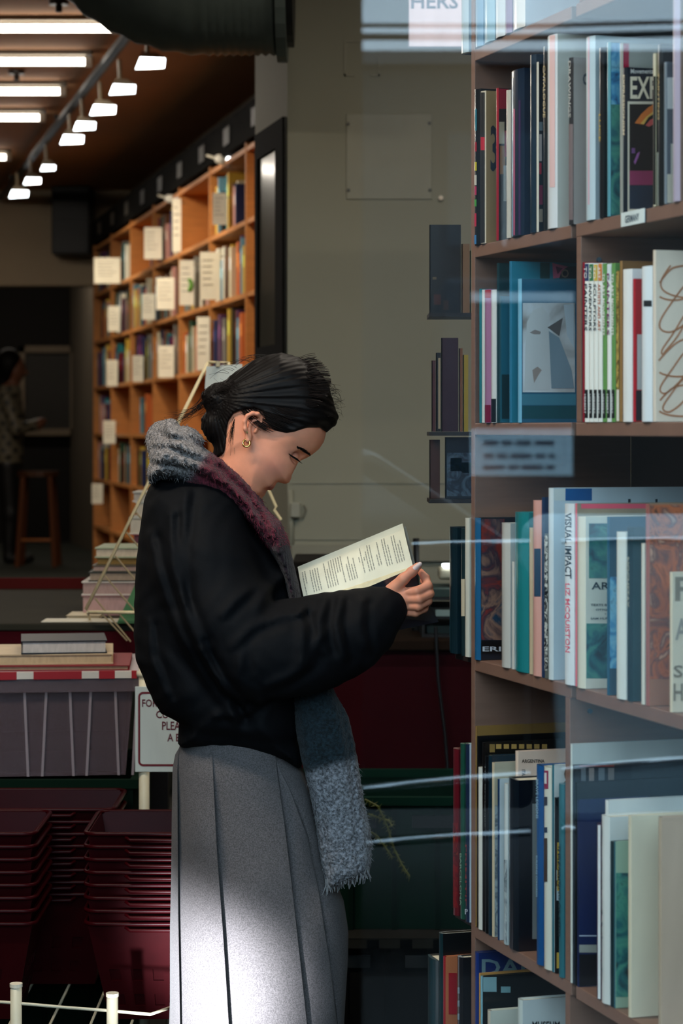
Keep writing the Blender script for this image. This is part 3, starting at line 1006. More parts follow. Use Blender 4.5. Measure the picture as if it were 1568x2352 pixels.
B(3, 1183, 1214, 1178, (24, 126, 130), 'glossy turquoise book in a wrinkled clear sleeve', pr=[('s', 1185, 1180, 1189, 1540, (70, 170, 190))])  # lighter strip paints the sleeve's highlight onto the spine
B(3, 1216, 1223, 1212, (190, 172, 140), 'thin beige book between the turquoise and the pink spines')
B(3, 1224, 1243, 1150, (214, 158, 144), 'salmon pink book with a dark blue block on its spine', pr=[('s', 1233, 1260, 1243, 1370, (30, 60, 84))])
B(3, 1244, 1250, 1142, (30, 50, 80), 'tall navy book with a purple edge beside the salmon one')
B(3, 1251, 1259, 1226, (90, 92, 84), 'book with a black and white leaf pattern down its spine', pic=[('s', 1251, 1230, 1259, 1540, 'tiles')])
B(3, 1260, 1271, 1121, (200, 210, 210), 'big white book with a blue block and cropped black lettering on top', cov=(190, 204, 208), w=0.26,
  pr=[('c', 1272, 1122, 1298, 1150, (206, 210, 202)), ('c', 1298, 1122, 1359, 1150, (20, 84, 140))], tx=[('c', 'bauhaus', 1442, 1146, 1580, 1186, (26, 44, 56), 'h')])
B(3, 1297, 1319, 1158, (214, 220, 220), 'white book titled VISUAL IMPACT in black with a pink author line', gloss=False,
  tx=[('s', 'VISUAL IMPACT', 1305, 1178, 1316, 1328, (16, 26, 36), 'd'), ('s', 'LIZ MCQUISTON', 1303, 1340, 1314, 1498, (226, 70, 100), 'd')])
B(3, 1321, 1325, 1156, (220, 110, 120), 'large beige book with a pink-red top edge behind the cream art book', cov=(150, 140, 120), pr=[('c', 1334, 1157, 1492, 1168, (222, 96, 116))])
B(3, 1326, 1345, 1187, (216, 212, 190), 'cream art book with two teal flower paintings and black capitals', cov=(220, 214, 192),
  pic=[('c', 1352, 1202, 1400, 1328, 'teal'), ('c', 1346, 1432, 1400, 1558, 'teal')], pr=[('c', 1368, 1246, 1396, 1258, (150, 40, 60))],
  tx=[('c', 'AR', 1358, 1337, 1399, 1354, (14, 16, 18), 'h'), ('c', 'TEXTS BY', 1356, 1387, 1400, 1392, (40, 46, 50), 'h'), ('c', 'OTTO', 1368, 1398, 1394, 1403, (40, 46, 50), 'h'), ('c', 'Y', 1388, 1408, 1392, 1413, (40, 46, 50), 'h'), ('c', 'SAM HUN', 1356, 1418, 1398, 1423, (40, 46, 50), 'h')])
B(3, 1394, 1399, 1187, (20, 80, 104), 'tall book with blue landscape pictures right of the cream art book', cov=(16, 66, 86), pic=[('c', 1399, 1325, 1420, 1535, 'blue')], pr=[('c', 1397, 1430, 1418, 1437, (200, 214, 220)), ('c', 1397, 1458, 1418, 1469, (206, 216, 220))])
B(3, 1416, 1438, 1223, (206, 210, 200), 'white book with cream board edge beside the dark lettered spine', gloss=False)
B(3, 1441, 1453, 1212, (14, 40, 46), 'dark green book with thin pale capitals down the spine', cov=(18, 60, 66), tx=[('s', 'NOCHSTAY', 1443, 1280, 1450, 1395, (170, 170, 150), 'd')])
B(3, 1473, 1480, 1248, (206, 202, 184), 'thin cream booklet leaning before the rust patterned jacket')
B(3, 1483, 1491, 1158, (150, 90, 80), 'large book with a rust-orange brushwork jacket at the near end', cov=(160, 110, 84), pic=[('c', 1492, 1160, 1568, 1560, 'weave')])
B(3, 1538, 1544, 1314, (206, 190, 160), 'cream book with large sketchy letters at the shelf edge', cov=(214, 198, 170), tx=[('c', 'P', 1550, 1325, 1590, 1380, (130, 116, 96), 'h'), ('c', 'S', 1546, 1528, 1568, 1556, (130, 116, 96), 'h'), ('c', 'H', 1546, 1570, 1568, 1610, (130, 116, 96), 'h'), ('c', 'A', 1550, 1420, 1580, 1470, (150, 140, 126), 'h')])

# ---- fourth row
B(4, 1042, 1053, 1721, (90, 16, 26), 'dark red book with a flame coloured lower spine at the shelf end', pic=[('s', 1043, 1890, 1053, 2085, 'red')])
B(4, 1058, 1066, 1709, (24, 70, 56), 'dark green book with pale vertical lettering near the dark red one', tx=[('s', 'BARCELONA', 1060, 1960, 1064, 2080, (130, 160, 140), 'd')])
B(4, 1070, 1078, 1710, (20, 36, 60), 'book with a white upper cover, dark red capitals and a letter P at its foot', cov=(206, 212, 216), pic=[('c', 1088, 1822, 1116, 2100, 'dk')],
  tx=[('s', 'PRIMITIF', 1071, 1940, 1076, 2080, (150, 60, 60), 'd'), ('s', 'P', 1072, 2088, 1077, 2100, (190, 200, 210), 'h')])
B(4, 1091.5, 1094.5, 1668, (130, 100, 56), 'tall tan sleeved book rising behind the low row of spines', cov=(134, 100, 52), w=0.20)
B(4, 1095, 1097, 1691, (8, 12, 16), 'tall black sleeved book beside the tan one', cov=(8, 10, 12), w=0.185)
B(4, 1098, 1107, 1764, (204, 202, 190), 'plain ivory book among dark spines on the lower shelf', gloss=False)
B(4, 1108, 1113, 1706, (12, 10, 10), 'black book with a row of gold discs along its top', cov=(14, 12, 10), w=0.15,
  pr=[('c', 1124, 1709, 1136, 1728, (140, 110, 60))] + [('c', 1139 + 17.5 * i, 1709, 1151 + 17.5 * i, 1720, (178, 140, 76)) for i in range(7)])
B(4, 1114, 1121, 1738, (8, 12, 16), 'slim black book with fine script down its spine', tx=[('s', 'The Grotesque', 1114, 1755, 1119, 1900, (120, 130, 130), 'd')])
B(4, 1122, 1129, 1736, (14, 40, 52), 'dark blue-green sleeved book left of the beige cover')
B(4, 1130, 1135, 1752, (196, 180, 150), 'beige book with a grey vignette above the white spine', cov=(180, 170, 146), pic=[('c', 1136, 1850, 1146, 2160, 'grey')])
B(4, 1143, 1147, 1790, (16, 50, 84), 'thin blue book behind the white drawing spine', cov=(190, 200, 200))
B(4, 1184, 1190, 1726, (214, 190, 168), 'pale pink book lettered ARGENTINA and ITALY', rec=0.026, cov=(220, 190, 168), gloss=False,
  tx=[('c', 'ARGENTINA', 1198, 1744, 1250, 1752, (20, 16, 14), 'h'), ('c', 'ITALY', 1198, 1768, 1206, 1792, (30, 30, 30), 'd')])
B(4, 1150, 1166, 1801, (196, 204, 200), 'white book with a faint grey drawing on the lower spine', pic=[('s', 1151, 1975, 1166, 2170, 'grey')])
B(4, 1168, 1191, 1793, (8, 20, 30), 'big thick black-navy book in the lower row', cov=(8, 12, 20), w=0.16, pr=[('c', 1222, 1846, 1233, 2157, (130, 130, 124))])
B(4, 1233, 1248, 1760, (20, 76, 130), 'blue book with fine white spine lettering', tx=[('s', 'BRAVE LEGIONS', 1237, 1790, 1243, 1880, (150, 190, 210), 'd'), ('s', 'BUILDING CONGRESS', 1237, 1965, 1242, 2060, (150, 190, 210), 'd')])
B(4, 1250, 1266, 1764, (206, 206, 190), 'ivory book with small vignettes down its spine', pr=[('s', 1255, 1770, 1263, 1812, (140, 50, 80)), ('s', 1256, 1775, 1261, 1800, (210, 210, 206)), ('s', 1254, 1830, 1262, 1850, (50, 50, 60)), ('s', 1254, 1900, 1262, 1912, (40, 50, 70)), ('s', 1254, 1925, 1262, 2025, (60, 44, 36))])
B(4, 1268, 1272, 1757, (24, 96, 110), 'book with a curly figure on white beside a turquoise spine', cov=(208, 208, 200), w=0.05,
  tx=[('c', '&', 1290, 1762, 1328, 1826, (96, 72, 56), 'h')])
B(4, 1273, 1277, 1832, (14, 18, 22), 'dark book with yellow THE ART tab and a striped picture', cov=(16, 18, 22), pr=[('c', 1278, 1998, 1297, 2068, (196, 204, 206)), ('c', 1278, 2022, 1297, 2036, (16, 18, 20)), ('c', 1279, 1935, 1285, 2046, (206, 160, 50)), ('c', 1286, 1935, 1297, 1990, (120, 112, 100)), ('c', 1278, 2188, 1298, 2224, (222, 176, 70))],
  tx=[('c', 'THE ART', 1280, 1945, 1284, 2040, (30, 24, 10), 'd')])
B(4, 1284, 1295, 1802, (44, 100, 108), 'teal book with a long black spine title left of the navy cloth one', tx=[('s', 'THE PAINTING OF ASSISI', 1287, 1940, 1292, 2150, (14, 40, 46), 'd')])
B(4, 1310, 1314, 1709, (196, 200, 190), 'large white sleeved book with a long pale cover above the navy book', cov=(190, 192, 182), w=0.26)
B(4, 1315, 1319, 1757, (30, 40, 48), 'book with a strip of small dark portraits under a red line', cov=(40, 48, 54), w=0.2, pr=[('c', 1330, 1757, 1450, 1795, (26, 34, 42)), ('c', 1334, 1764, 1345, 1794, (90, 96, 100)), ('c', 1352, 1764, 1364, 1794, (120, 110, 104)), ('c', 1374, 1764, 1388, 1794, (96, 104, 108)), ('c', 1396, 1764, 1410, 1794, (110, 104, 100)), ('c', 1330, 1757, 1410, 1761, (120, 40, 36))])
B(4, 1319.5, 1324, 1797, (6, 8, 10), 'black spined book whose dark cover shows above the navy one', cov=(24, 34, 40))
B(4, 1324.5, 1329, 1838, (10, 24, 60), 'navy clothbound book with a small picture strip at the foot', cov=(12, 30, 72), gloss=False, w=0.12, pr=[('c', 1328, 2148, 1372, 2151, (160, 170, 180)), ('c', 1328, 2170, 1372, 2188, (150, 150, 140)), ('c', 1328, 2192, 1372, 2268, (6, 10, 18))])
B(4, 1390, 1397, 1839, (206, 206, 196), 'wide white boxed book lying behind the cream volume', rec=0.02, cov=(206, 208, 200), w=0.22)
B(4, 1369, 1380, 1893, (60, 30, 60), 'slim book with red, navy and white striped spine', pr=[('s', 1369, 1895, 1372, 2300, (170, 50, 60)), ('s', 1376, 1895, 1380, 2300, (214, 216, 212))])
B(4, 1382, 1400, 1877, (206, 208, 200), 'white book with black script running up its spine', tx=[('s', 'Stories of Islands', 1386, 1900, 1391, 2250, (70, 80, 86), 'd')])
B(4, 1402, 1408, 1933, (18, 40, 44), 'slim dark book right of the white script spine')
B(4, 1409, 1413, 1933, (40, 90, 100), 'book with a mint top and smoky teal painting', cov=(150, 176, 150), pic=[('c', 1414, 2005, 1448, 2290, 'teal')])
B(4, 1443, 1450, 1874, (200, 188, 160), 'large cream slipcased book at the near end of the lower shelf', cov=(214, 204, 176), w=0.13, gloss=False)
B(4, 1512, 1519, 1877, (170, 150, 126), 'large beige sleeved book nearest the window on the lower shelf', cov=(190, 164, 140), w=0.16)

# ---- bottom row
B(5, 982, 1007, 2208, (10, 50, 58), 'dark teal thick book on the bottom shelf, last in its row', cov=(6, 10, 12))
B(5, 1009, 1017, 2145, (8, 40, 46), 'large black book on the bottom shelf with a bright top edge', cov=(6, 8, 10), w=0.12)
B(5, 1018, 1023, 2198, (150, 30, 40), 'rust coloured book with a red capital I on the bottom shelf', cov=(190, 110, 70), w=0.13, tx=[('c', 'I', 1030, 2235, 1049, 2330, (170, 14, 30), 'h')])
B(5, 1052, 1063, 2200, (14, 14, 20), 'dark book with a dotted spine on the bottom shelf', pr=[('s', 1055, 2268 + 30 * i, 1060, 2282 + 30 * i, (120, 140, 150)) for i in range(3)])
B(5, 1091.5, 1099, 2189, (16, 44, 110), 'royal blue book with big grey capitals on the bottom shelf', cov=(14, 34, 84), w=0.17, tx=[('c', 'DALI', 1106, 2203, 1236, 2240, (96, 120, 124), 'h')])
B(5, 1099.5, 1102, 2236, (190, 140, 70), 'tan book edge behind the pale blue one on the bottom shelf', cov=(186, 134, 70), w=0.11)
B(5, 1102.5, 1108, 2243, (120, 170, 184), 'pale blue book with black cover shapes on the bottom shelf', cov=(10, 18, 22), w=0.17, pr=[('c', 1109, 2244, 1140, 2278, (130, 164, 166)), ('c', 1150, 2266, 1172, 2280, (120, 160, 162))])
B(5, 1120, 1126, 2322, (190, 180, 160), 'low cream book in front of the pale blue one', cov=(206, 204, 186), w=0.06)
B(5, 1190, 1200, 2298, (190, 198, 190), 'low white book with black lettering on the bottom shelf', cov=(196, 200, 194), w=0.09, tx=[('c', 'MUSEUM', 1222, 2346, 1285, 2362, (16, 16, 18), 'h')])

# ---------------------------------------------------------------- dark face-out rack behind the bookcase end
Zr = 4.75
rack = thing('display_rack', 'narrow dark rack of face-out books behind the end of the bookcase', 'rack', V(1100, 985, Zr) * np.array([1, 1, 0]))
x0, x1 = V(1119, 0, Zr)[0], V(1200, 0, Zr)[0]
MB().aabb(x0, x1, Zr + 0.10, Zr + 0.115, 0, 2.1, (36, 26, 24)).build('back_panel', PAINTED, rack)
for s in (x0, x1 - 0.015):
    MB().aabb(s, s + 0.015, Zr - 0.02, Zr + 0.10, 0, 2.1, (30, 22, 20)).build('upright', PAINTED, rack)
LEDGE = []
for v in (720, 992, 1146):
    z = V(0, v, Zr)[2]
    LEDGE.append(z)
    MB().aabb(V(984, 0, Zr)[0], x1, Zr - 0.03, Zr + 0.10, z - 0.008, z, (26, 20, 20)).build('ledge', PAINTED, rack)


def RB(led, u0, u1, top, col, label, d=0.02, y=0.0, pr=(), pic=None):
    z = LEDGE[led] + 0.0006
    a, b = V(u0, top, Zr + y), V(u1, top, Zr + y)
    t = thing('art_book', label, 'book', ((a[0] + b[0]) / 2, Zr + y, z))
    w = b[0] - a[0]
    h = a[2] - z
    mb = MB()
    mb.box((a[0], Zr + y, z), (w, 0, 0), (0, 0.002, 0), (0, 0, h), col)
    mb.box((a[0], Zr + y + d - 0.002, z), (w, 0, 0), (0, 0.002, 0), (0, 0, h), col)
    mb.box((a[0], Zr + y, z), (0.002, 0, 0), (0, d, 0), (0, 0, h), col)
    mb.build('cover', GLOSS, t)
    MB().box((a[0] + 0.002, Zr + y + 0.002, z + 0.002), (w - 0.004, 0, 0), (0, d - 0.004, 0), (0, 0, h - 0.004), (190, 180, 160)).build('page_block', PAGES, t)
    if pr:
        mb = MB()
        for (ul, vt, ur, vb, c) in pr:
            p, q = V(ul, vt, Zr + y), V(ur, vb, Zr + y)
            mb.box((p[0], Zr + y - 0.0006, q[2]), (q[0] - p[0], 0, 0), (0, 0.0005, 0), (0, 0, p[2] - q[2]), c)
        mb.build('cover_print', GLOSS, t)
    if pic:
        ul, vt, ur, vb, a_ = pic
        p, q = V(ul, vt, Zr + y), V(ur, vb, Zr + y)
        MB().box((p[0], Zr + y - 0.0006, q[2]), (q[0] - p[0], 0, 0), (0, 0.0005, 0), (0, 0, p[2] - q[2])).build('cover_picture', ART[a_], t)
    return t


RB(0, 986, 1058, 516, (8, 8, 10), 'black face-out book on the top ledge of the dark rack', pr=[(993, 636, 1002, 642, (90, 80, 60)), (996, 676, 1012, 700, (60, 26, 16)), (1018, 690, 1030, 712, (44, 26, 14))])
RB(0, 1060, 1078, 560, (120, 92, 66), 'thin brown book beside the black face-out one on the rack', y=-0.005)
RB(0, 1079, 1111, 575, (120, 130, 96), 'sage green book on the top ledge of the dark rack', y=-0.005)
RB(1, 991, 1000, 828, (70, 30, 30), 'thin maroon book on the second ledge of the dark rack')
RB(1, 1001, 1012, 810, (14, 12, 14), 'slim black and cream book on the second rack ledge', pr=[(1006, 822, 1011, 985, (150, 136, 110))])
RB(1, 1013, 1052, 776, (44, 16, 30), 'dark plum book on the second ledge of the dark rack')
RB(1, 1054, 1062, 800, (110, 70, 44), 'thin brown book right of the dark plum one')
RB(1, 1063, 1075, 815, (150, 130, 44), 'mustard yellow slim book on the second rack ledge')
RB(2, 1022, 1107, 1004, (10, 22, 34), 'dark blue face-out book with a small yellowish painting on the rack', pic=(1026, 1040, 1104, 1140, 'dk'), pr=[(1034, 1052, 1060, 1082, (120, 116, 80)), (1060, 1062, 1084, 1086, (100, 100, 70))])
RB(2, 986, 1010, 1010, (60, 34, 26), 'dark brown book on the lowest rack ledge beside the blue face-out one', y=0.02)

# ---------------------------------------------------------------- hanging sign above, cropped by the frame
Zs = 6.2
a, b = V(938, 108, Zs), V(1062, -70, Zs)
t = thing('hanging_sign', 'pale lilac hanging sign with cropped lettering beside the round duct wall', 'sign', ((a[0] + b[0]) / 2, Zs, b[2]))
MB().aabb(a[0], b[0], Zs, Zs + 0.012, a[2], b[2], (190, 184, 200)).build('board', PRINT, t, bevel=0.003)
mb = MB()
q = V(944, 20, Zs)
put_text(mb, 'HERS', (q[0], Zs - 0.001, q[2]), (V(1052, 0, Zs)[0] - q[0], 0, 0), (0, 0, 0.04), (70, 84, 110))
mb.build('lettering', PRINT, t)
for s in (0.25, 0.75):
    x = a[0] + (b[0] - a[0]) * s
    MB().tube([(x, Zs + 0.006, b[2]), (x, Zs + 0.006, 3.2)], 0.002, 5, (60, 60, 60)).build('wire', METAL, t)

# ---------------------------------------------------------------- far pine bookcase along the shop's right wall
fe = np.array([AX, 1.0, 0])
_fn = np.linalg.norm(fe)
fe = fe / _fn
fc = np.array([fe[1], -fe[0], 0])                    # into the case


def f_line(Z):
    return np.array([-0.373 + AX * (Z - 10), Z, 0])


M_PINE = mat('orange_pine_veneer', (180, 118, 62), rough=0.5, noise=0.14, nscale=8, stretch=(1, 1, 10), detail=4)
FZ = [9.30 + 0.96 * k for k in range(8)]
FS = [0.46, 0.77, 1.10, 1.42, 1.745, 2.07, 2.40, 2.73]
fcase = thing('wall_bookcase', 'long orange pine bookcase along the rear right wall under a black rail', 'bookcase', f_line(12.6) + UP * 0.42)
for Z in FZ:
    MB().box(f_line(Z) + UP * 0.42, fe * 0.022, fc * 0.30, UP * (2.75 - 0.42)).build('upright', M_PINE, fcase)
for z in FS:
    a, b = f_line(FZ[0]), f_line(FZ[-1] + 0.02)
    MB().box(a + UP * (z - 0.022) + fc * 0.004, b - a, fc * 0.29, UP * 0.022).build('shelf', M_PINE, fcase)
a, b = f_line(FZ[0]), f_line(FZ[-1] + 0.02)
MB().box(a + UP * 0.42 + fc * 0.30, b - a, fc * 0.012, UP * 2.33).build('back_panel', M_PINE, fcase)
MB().box(a + UP * 2.75 - fc * 0.01, b - a, fc * 0.05, UP * 0.16).build('header_rail', mat('matt_black_rail', (7, 6, 5), rough=0.9, noise=0.1, spec=0.1), fcase)
for k in range(9):
    Z = 9.9 + 0.7 * k
    p = f_line(Z) - fc * 0.016 + UP * 2.79
    MB().box(p, fe * 0.16, fc * 0.004, UP * 0.08, (58, 55, 50)).build('category_card', PRINT, fcase)
for k, (u, v) in enumerate(((498, 364), (383, 455))):
    Z = 1.921 / ((u - CX) / F + 0.2294) - 0.15
    p = V(u, v, Z)
    t = thing('clip_lamp', 'small silver clip-on lamp on the black bookcase rail ' + ('beside the grey pillar' if k == 0 else 'at mid length'), 'lamp', p)
    MB().tube([p, p + np.array([0.055, -0.03, -0.015])], [0.02, 0.03], 10, (215, 212, 200)).build('shade', METAL, t, smooth=True)
    MB().tube([p, p + np.array([-0.05, 0.05, 0.02]), f_line(p[1] + 0.12) + UP * (p[2] + 0.01)], 0.006, 6, (190, 186, 170)).build('arm', METAL, t)
    MB().tube([p + np.array([0.056, -0.031, -0.0155]), p + np.array([0.06, -0.033, -0.0165])], 0.024, 10).build('bulb_face', M_LAMP, t)

PAL = [('dark red', (110, 24, 28)), ('cream', (206, 196, 168)), ('white', (220, 216, 200)), ('black', (20, 18, 18)), ('teal', (24, 104, 112)),
       ('dark green', (34, 64, 44)), ('navy', (28, 40, 84)), ('purple', (84, 44, 84)), ('grey', (120, 116, 108)), ('yellow', (196, 160, 60)),
       ('brown', (96, 58, 34)), ('sky blue', (96, 140, 160)), ('orange', (190, 96, 44)), ('pink', (196, 140, 130))]
BAY = ['first', 'second', 'third', 'fourth', 'fifth', 'sixth', 'seventh']
ROWN = {6: 'top', 5: 'second', 4: 'third', 3: 'fourth', 2: 'fifth'}
FILL = {(6, 1): (0.35, 0.98), (6, 2): (0.0, 0.12), (6, 3): (0.1, 0.9), (6, 4): (0.0, 0.25), (6, 5): (0.2, 0.6), (6, 6): (0.0, 1.0),
        (5, 1): (0.0, 1.0), (5, 2): (0.0, 0.9), (5, 3): (0.1, 1.0), (5, 4): (0.2, 1.0), (5, 5): (0, 0.9), (5, 6): (0.1, 0.8), (5, 0): (0, 0.2),
        (4, 1): (0.1, 1.0), (4, 2): (0, 1.0), (4, 3): (0.1, 0.95), (4, 4): (0, 1.0), (4, 5): (0, 0.9), (4, 6): (0.0, 0.9), (3, 4): (0.4, 0.7), (3, 6): (0.2, 0.8),
        (2, 4): (0.2, 0.8), (2, 5): (0, 0.7), (2, 6): (0, 0.9)}
_bm = {}
used_lab = set()
for (r, b_), (f0, f1) in FILL.items():
    Za, Zb = FZ[b_] + 0.03, FZ[b_ + 1] - 0.008
    Z = Za + (Zb - Za) * f0
    end = Za + (Zb - Za) * f1
    last = None
    while Z < end - 0.03:
        th = random.choice((0.035, 0.045, 0.06, 0.075))
        th = min(th, end - Z)
        hh = random.choice((0.20, 0.22, 0.24, 0.26, 0.275))
        for _try in range(60):
            nm, c = random.choice(PAL)
            if nm != last and (r, b_, th > 0.05, nm) not in used_lab:
                break
        used_lab.add((r, b_, th > 0.05, nm))
        last = nm
        key = (round(th, 3), hh, nm)
        if key not in _bm:
            o_ = np.zeros(3)
            mb = MB()
            dw = 0.19
            mb.box(o_, fe * 0.003, fc * dw, UP * hh, c)
            mb.box(o_ + fe * (th - 0.006), fe * 0.003, fc * dw, UP * hh, c)
            mb.box(o_ + fe * 0.0, fe * (th - 0.003), fc * 0.003, UP * hh, c)
            mb.box(o_ + fe * 0.003 + fc * 0.003 + UP * 0.003, fe * (th - 0.009), fc * (dw - 0.006), UP * (hh - 0.006), (196, 182, 150))
            # a paler title panel on the spine
            mb.box(o_ + fe * th * 0.2 - fc * 0.0008 + UP * hh * 0.55, fe * th * 0.5, fc * 0.0006, UP * hh * 0.25, tuple(min(255, int(x * 1.5 + 20)) for x in c))
            ob = mb.build('shelved_book', PRINT)
            _bm[key] = ob.data
            bpy.data.objects.remove(ob)
        ob = bpy.data.objects.new('shelved_book', _bm[key])
        COL.objects.link(ob)
        ob.location = (f_line(Z) + fc * random.choice((0.012, 0.02, 0.035)) + UP * (FS[r] + 0.0005)).tolist()
        size = 'thick' if th > 0.05 else 'slim'
        tag(ob, '%s %s book on the %s shelf, %s bay of the pine bookcase' % (size, nm, ROWN[r], BAY[b_]), 'book', '%s books in the pine bookcase, %s shelf' % (nm, ROWN[r]))
        Z += th * _fn ** 0 + 0.004

CARDS = [(216, 592, 276, 651), (331, 522, 372, 595), (488, 443, 520, 516), (412, 598, 445, 701), (459, 579, 505, 688), (359, 638, 400, 711), (326, 675, 356, 734),
         (248, 703, 275, 761), (245, 827, 270, 887), (304, 817, 329, 877), (364, 794, 399, 867), (452, 728, 482, 850), (237, 966, 265, 1019), (211, 1111, 236, 1157), (396, 456, 416, 578)]
CL = ['wide landscape card at the far top corner', 'cream card below the rail in the middle of the top row', 'cream card on the top row beside the pillar', 'tall card with a green swoosh',
      'tall white card right of the swoosh card', 'cream card in the middle of the second row', 'pale card set back left of the cream middle card', 'narrow card on the third row by the blue books',
      'small card at the far end of the fourth row', 'small card beside the teal books on the fourth row', 'cream card in the middle of the fourth row', 'very tall card above the white paper', 'plain card low on the emptied row',
      'dim card near the floor end', 'tall narrow card beside the empty top cell']
for k, (u0, v0, u1, v1) in enumerate(CARDS):
    Z = 1.921 / ((min(u1, 560) - CX) / F + 0.2294) - 0.05
    a, b = V(u0, v1, Z), V(u1, v0, Z)
    t = thing('shelf_card', CL[k] + ' on the pine bookcase', 'sign', ((a[0] + b[0]) / 2, Z, a[2]), 'paper cards on the pine bookcase')
    w, h = b[0] - a[0], b[2] - a[2]
    MB().aabb(a[0], b[0], Z, Z + 0.003, a[2], b[2], (240, 234, 214)).build('card', PRINT, t)
    mb = MB()
    for j in range(5):
        zz = b[2] - h * (0.16 + 0.13 * j)
        ww = w * random.uniform(0.4, 0.75)
        mb.aabb(a[0] + w * 0.14, a[0] + w * 0.14 + ww, Z - 0.001, Z, zz - h * 0.016, zz, (120, 108, 88))
    if k == 3:
        P = [(a[0] + w * (0.62 + 0.22 * math.sin(q * math.pi)), Z - 0.002, a[2] + h * (0.3 + 0.3 * q)) for q in np.linspace(0, 1, 9)]
        mb.tube(P, [0.002] + [0.011] * 7 + [0.002], 6, (90, 150, 40))
    mb.build('printed_lines', PRINT, t)
    q = f_line(Z + 0.02)
    MB().tube([(b[0] - 0.005, Z + 0.004, b[2] - 0.02), (q[0] + 0.02, Z + 0.02, b[2] - 0.02)], 0.003, 5, (150, 140, 120)).build('clip', METAL, t)

# ---------------------------------------------------------------- rear of the shop
Zb = 16.55
a, b = V(128, 590, Zb), V(215, 436, Zb)
t = thing('wall_speaker', 'black double loudspeaker cabinet fixed high on the rear wall', 'speaker', ((a[0] + b[0]) / 2, Zb, a[2]))
MB().aabb(a[0], b[0], Zb - 0.25, Zb + 0.05, a[2], b[2], (8, 8, 8)).build('cabinet', PAINTED, t, bevel=0.01)
m_ = (a[2] + b[2]) / 2
for z0, z1 in ((a[2] + 0.02, m_ - 0.01), (m_ + 0.01, b[2] - 0.02)):
    MB().aabb(a[0] + 0.02, b[0] - 0.02, Zb - 0.262, Zb - 0.25, z0, z1, (14, 13, 12)).build('grille', PAINTED, t)
Zb = 20.55
a, b = V(44, 1000, Zb), V(178, 795, Zb)
t = thing('framed_notice_board', 'grey framed dark notice board on the rear wall behind the distant person', 'board', ((a[0] + b[0]) / 2, Zb, a[2]))
MB().aabb(a[0], b[0], Zb - 0.03, Zb + 0.02, a[2], b[2], (40, 36, 30)).build('panel', PAINTED, t)
for (x0, x1, z0, z1) in ((a[0], b[0], b[2] - 0.06, b[2]), (a[0], b[0], a[2], a[2] + 0.06), (a[0], a[0] + 0.06, a[2], b[2]), (b[0] - 0.06, b[0], a[2], b[2])):
    MB().aabb(x0, x1, Zb - 0.06, Zb - 0.03, z0, z1, (120, 104, 84)).build('frame_bar', PAINTED, t)

# wooden stool beside the distant person
Zp = 17.0
c = V(88, 1100, Zp)
t = thing('wooden_stool', 'orange-lit wooden stool in the dark rear of the shop', 'stool', (c[0], Zp, 0.42))
MB().tube([(c[0], Zp, c[2] + 0.02), (c[0], Zp, c[2] + 0.06)], 0.16, 16, (70, 38, 16)).build('seat', PAINTED, t)
for sx in (-1, 1):
    for sy in (-1, 1):
        MB().tube([(c[0] + sx * 0.10, Zp + sy * 0.10, c[2] + 0.02), (c[0] + sx * 0.14, Zp + sy * 0.14, 0.42)], 0.02, 8, (90, 46, 18)).build('leg', PAINTED, t)
MB().tube([(c[0] - 0.12, Zp - 0.12, 0.62), (c[0] + 0.12, Zp - 0.12, 0.62)], 0.012, 6, (150, 84, 34)).build('rung', PAINTED, t)

# ---------------------------------------------------------------- grey pillar wall fittings
Zw = 7.5


def on_wall(u0, v0, u1, v1, d, col, name, m, parent, bev=0.0):
    a, b = V(u0, v1, Zw), V(u1, v0, Zw)
    return MB().aabb(a[0], b[0], Zw - d, Zw + 0.004, a[2], b[2], col).build(name, m, parent, bevel=bev)


WC = (150, 148, 130)
t = thing('access_panel', 'painted square access panel with four screws on the grey wall', 'panel', V(893, 460, Zw))
on_wall(795, 262, 992, 458, 0.006, WC, 'plate', PAINTED, t, 0.002)
for (u, v) in ((799, 285), (986, 283), (800, 437), (987, 437)):
    p = V(u, v, Zw - 0.006)
    MB().tube([p, p + np.array([0, -0.004, 0])], 0.006, 8, (70, 66, 56)).build('screw', METAL, t)
p = V(1012, 455, Zw - 0.004)
tag(MB().tube([p, p + np.array([0.0, -0.012, 0])], 0.008, 8, (240, 225, 205)).build('wall_hook', METAL), 'tiny shiny hook beside the access panel', 'hook')
t = thing('wall_bracket', 'faint painted bracket frame above the access panel', 'bracket', V(833, 175, Zw))
for (u0, v0, u1, v1) in ((790, 93, 838, 97), (790, 97, 794, 175), (790, 170, 814, 175), (868, 130, 872, 175), (850, 170, 872, 175)):
    on_wall(u0, v0, u1, v1, 0.005, (150, 146, 126), 'bracket_bar', PAINTED, t)
t = thing('cable_conduit', 'painted cable conduit with junction box low on the grey wall', 'conduit', V(668, 1280, Zw))
MB().tube([V(668, 1125, Zw - 0.012), V(668, 1285, Zw - 0.012)], 0.009, 8, WC).build('pipe', PAINTED, t, smooth=True)
on_wall(667, 1154, 690, 1188, 0.035, (156, 154, 138), 'junction_box', PAINTED, t, 0.004)
MB().tube([V(695, 1190, Zw - 0.008), V(703, 1172, Zw - 0.008), V(698, 1160, Zw - 0.008)], 0.003, 6, (120, 116, 100)).build('cable', PAINTED, t)
for k, (v, h) in enumerate(((1108, 3), (1236, 4))):
    on_wall(668, v, 1500, v + h, 0.004, (146, 144, 126), 'trim_%d' % (k + 1), PAINTED, None)['kind'] = 'structure'
on_wall(664, 1252, 1500, 1288, 0.02, (140, 136, 118), 'baseboard_middle', PAINTED, None)['kind'] = 'structure'

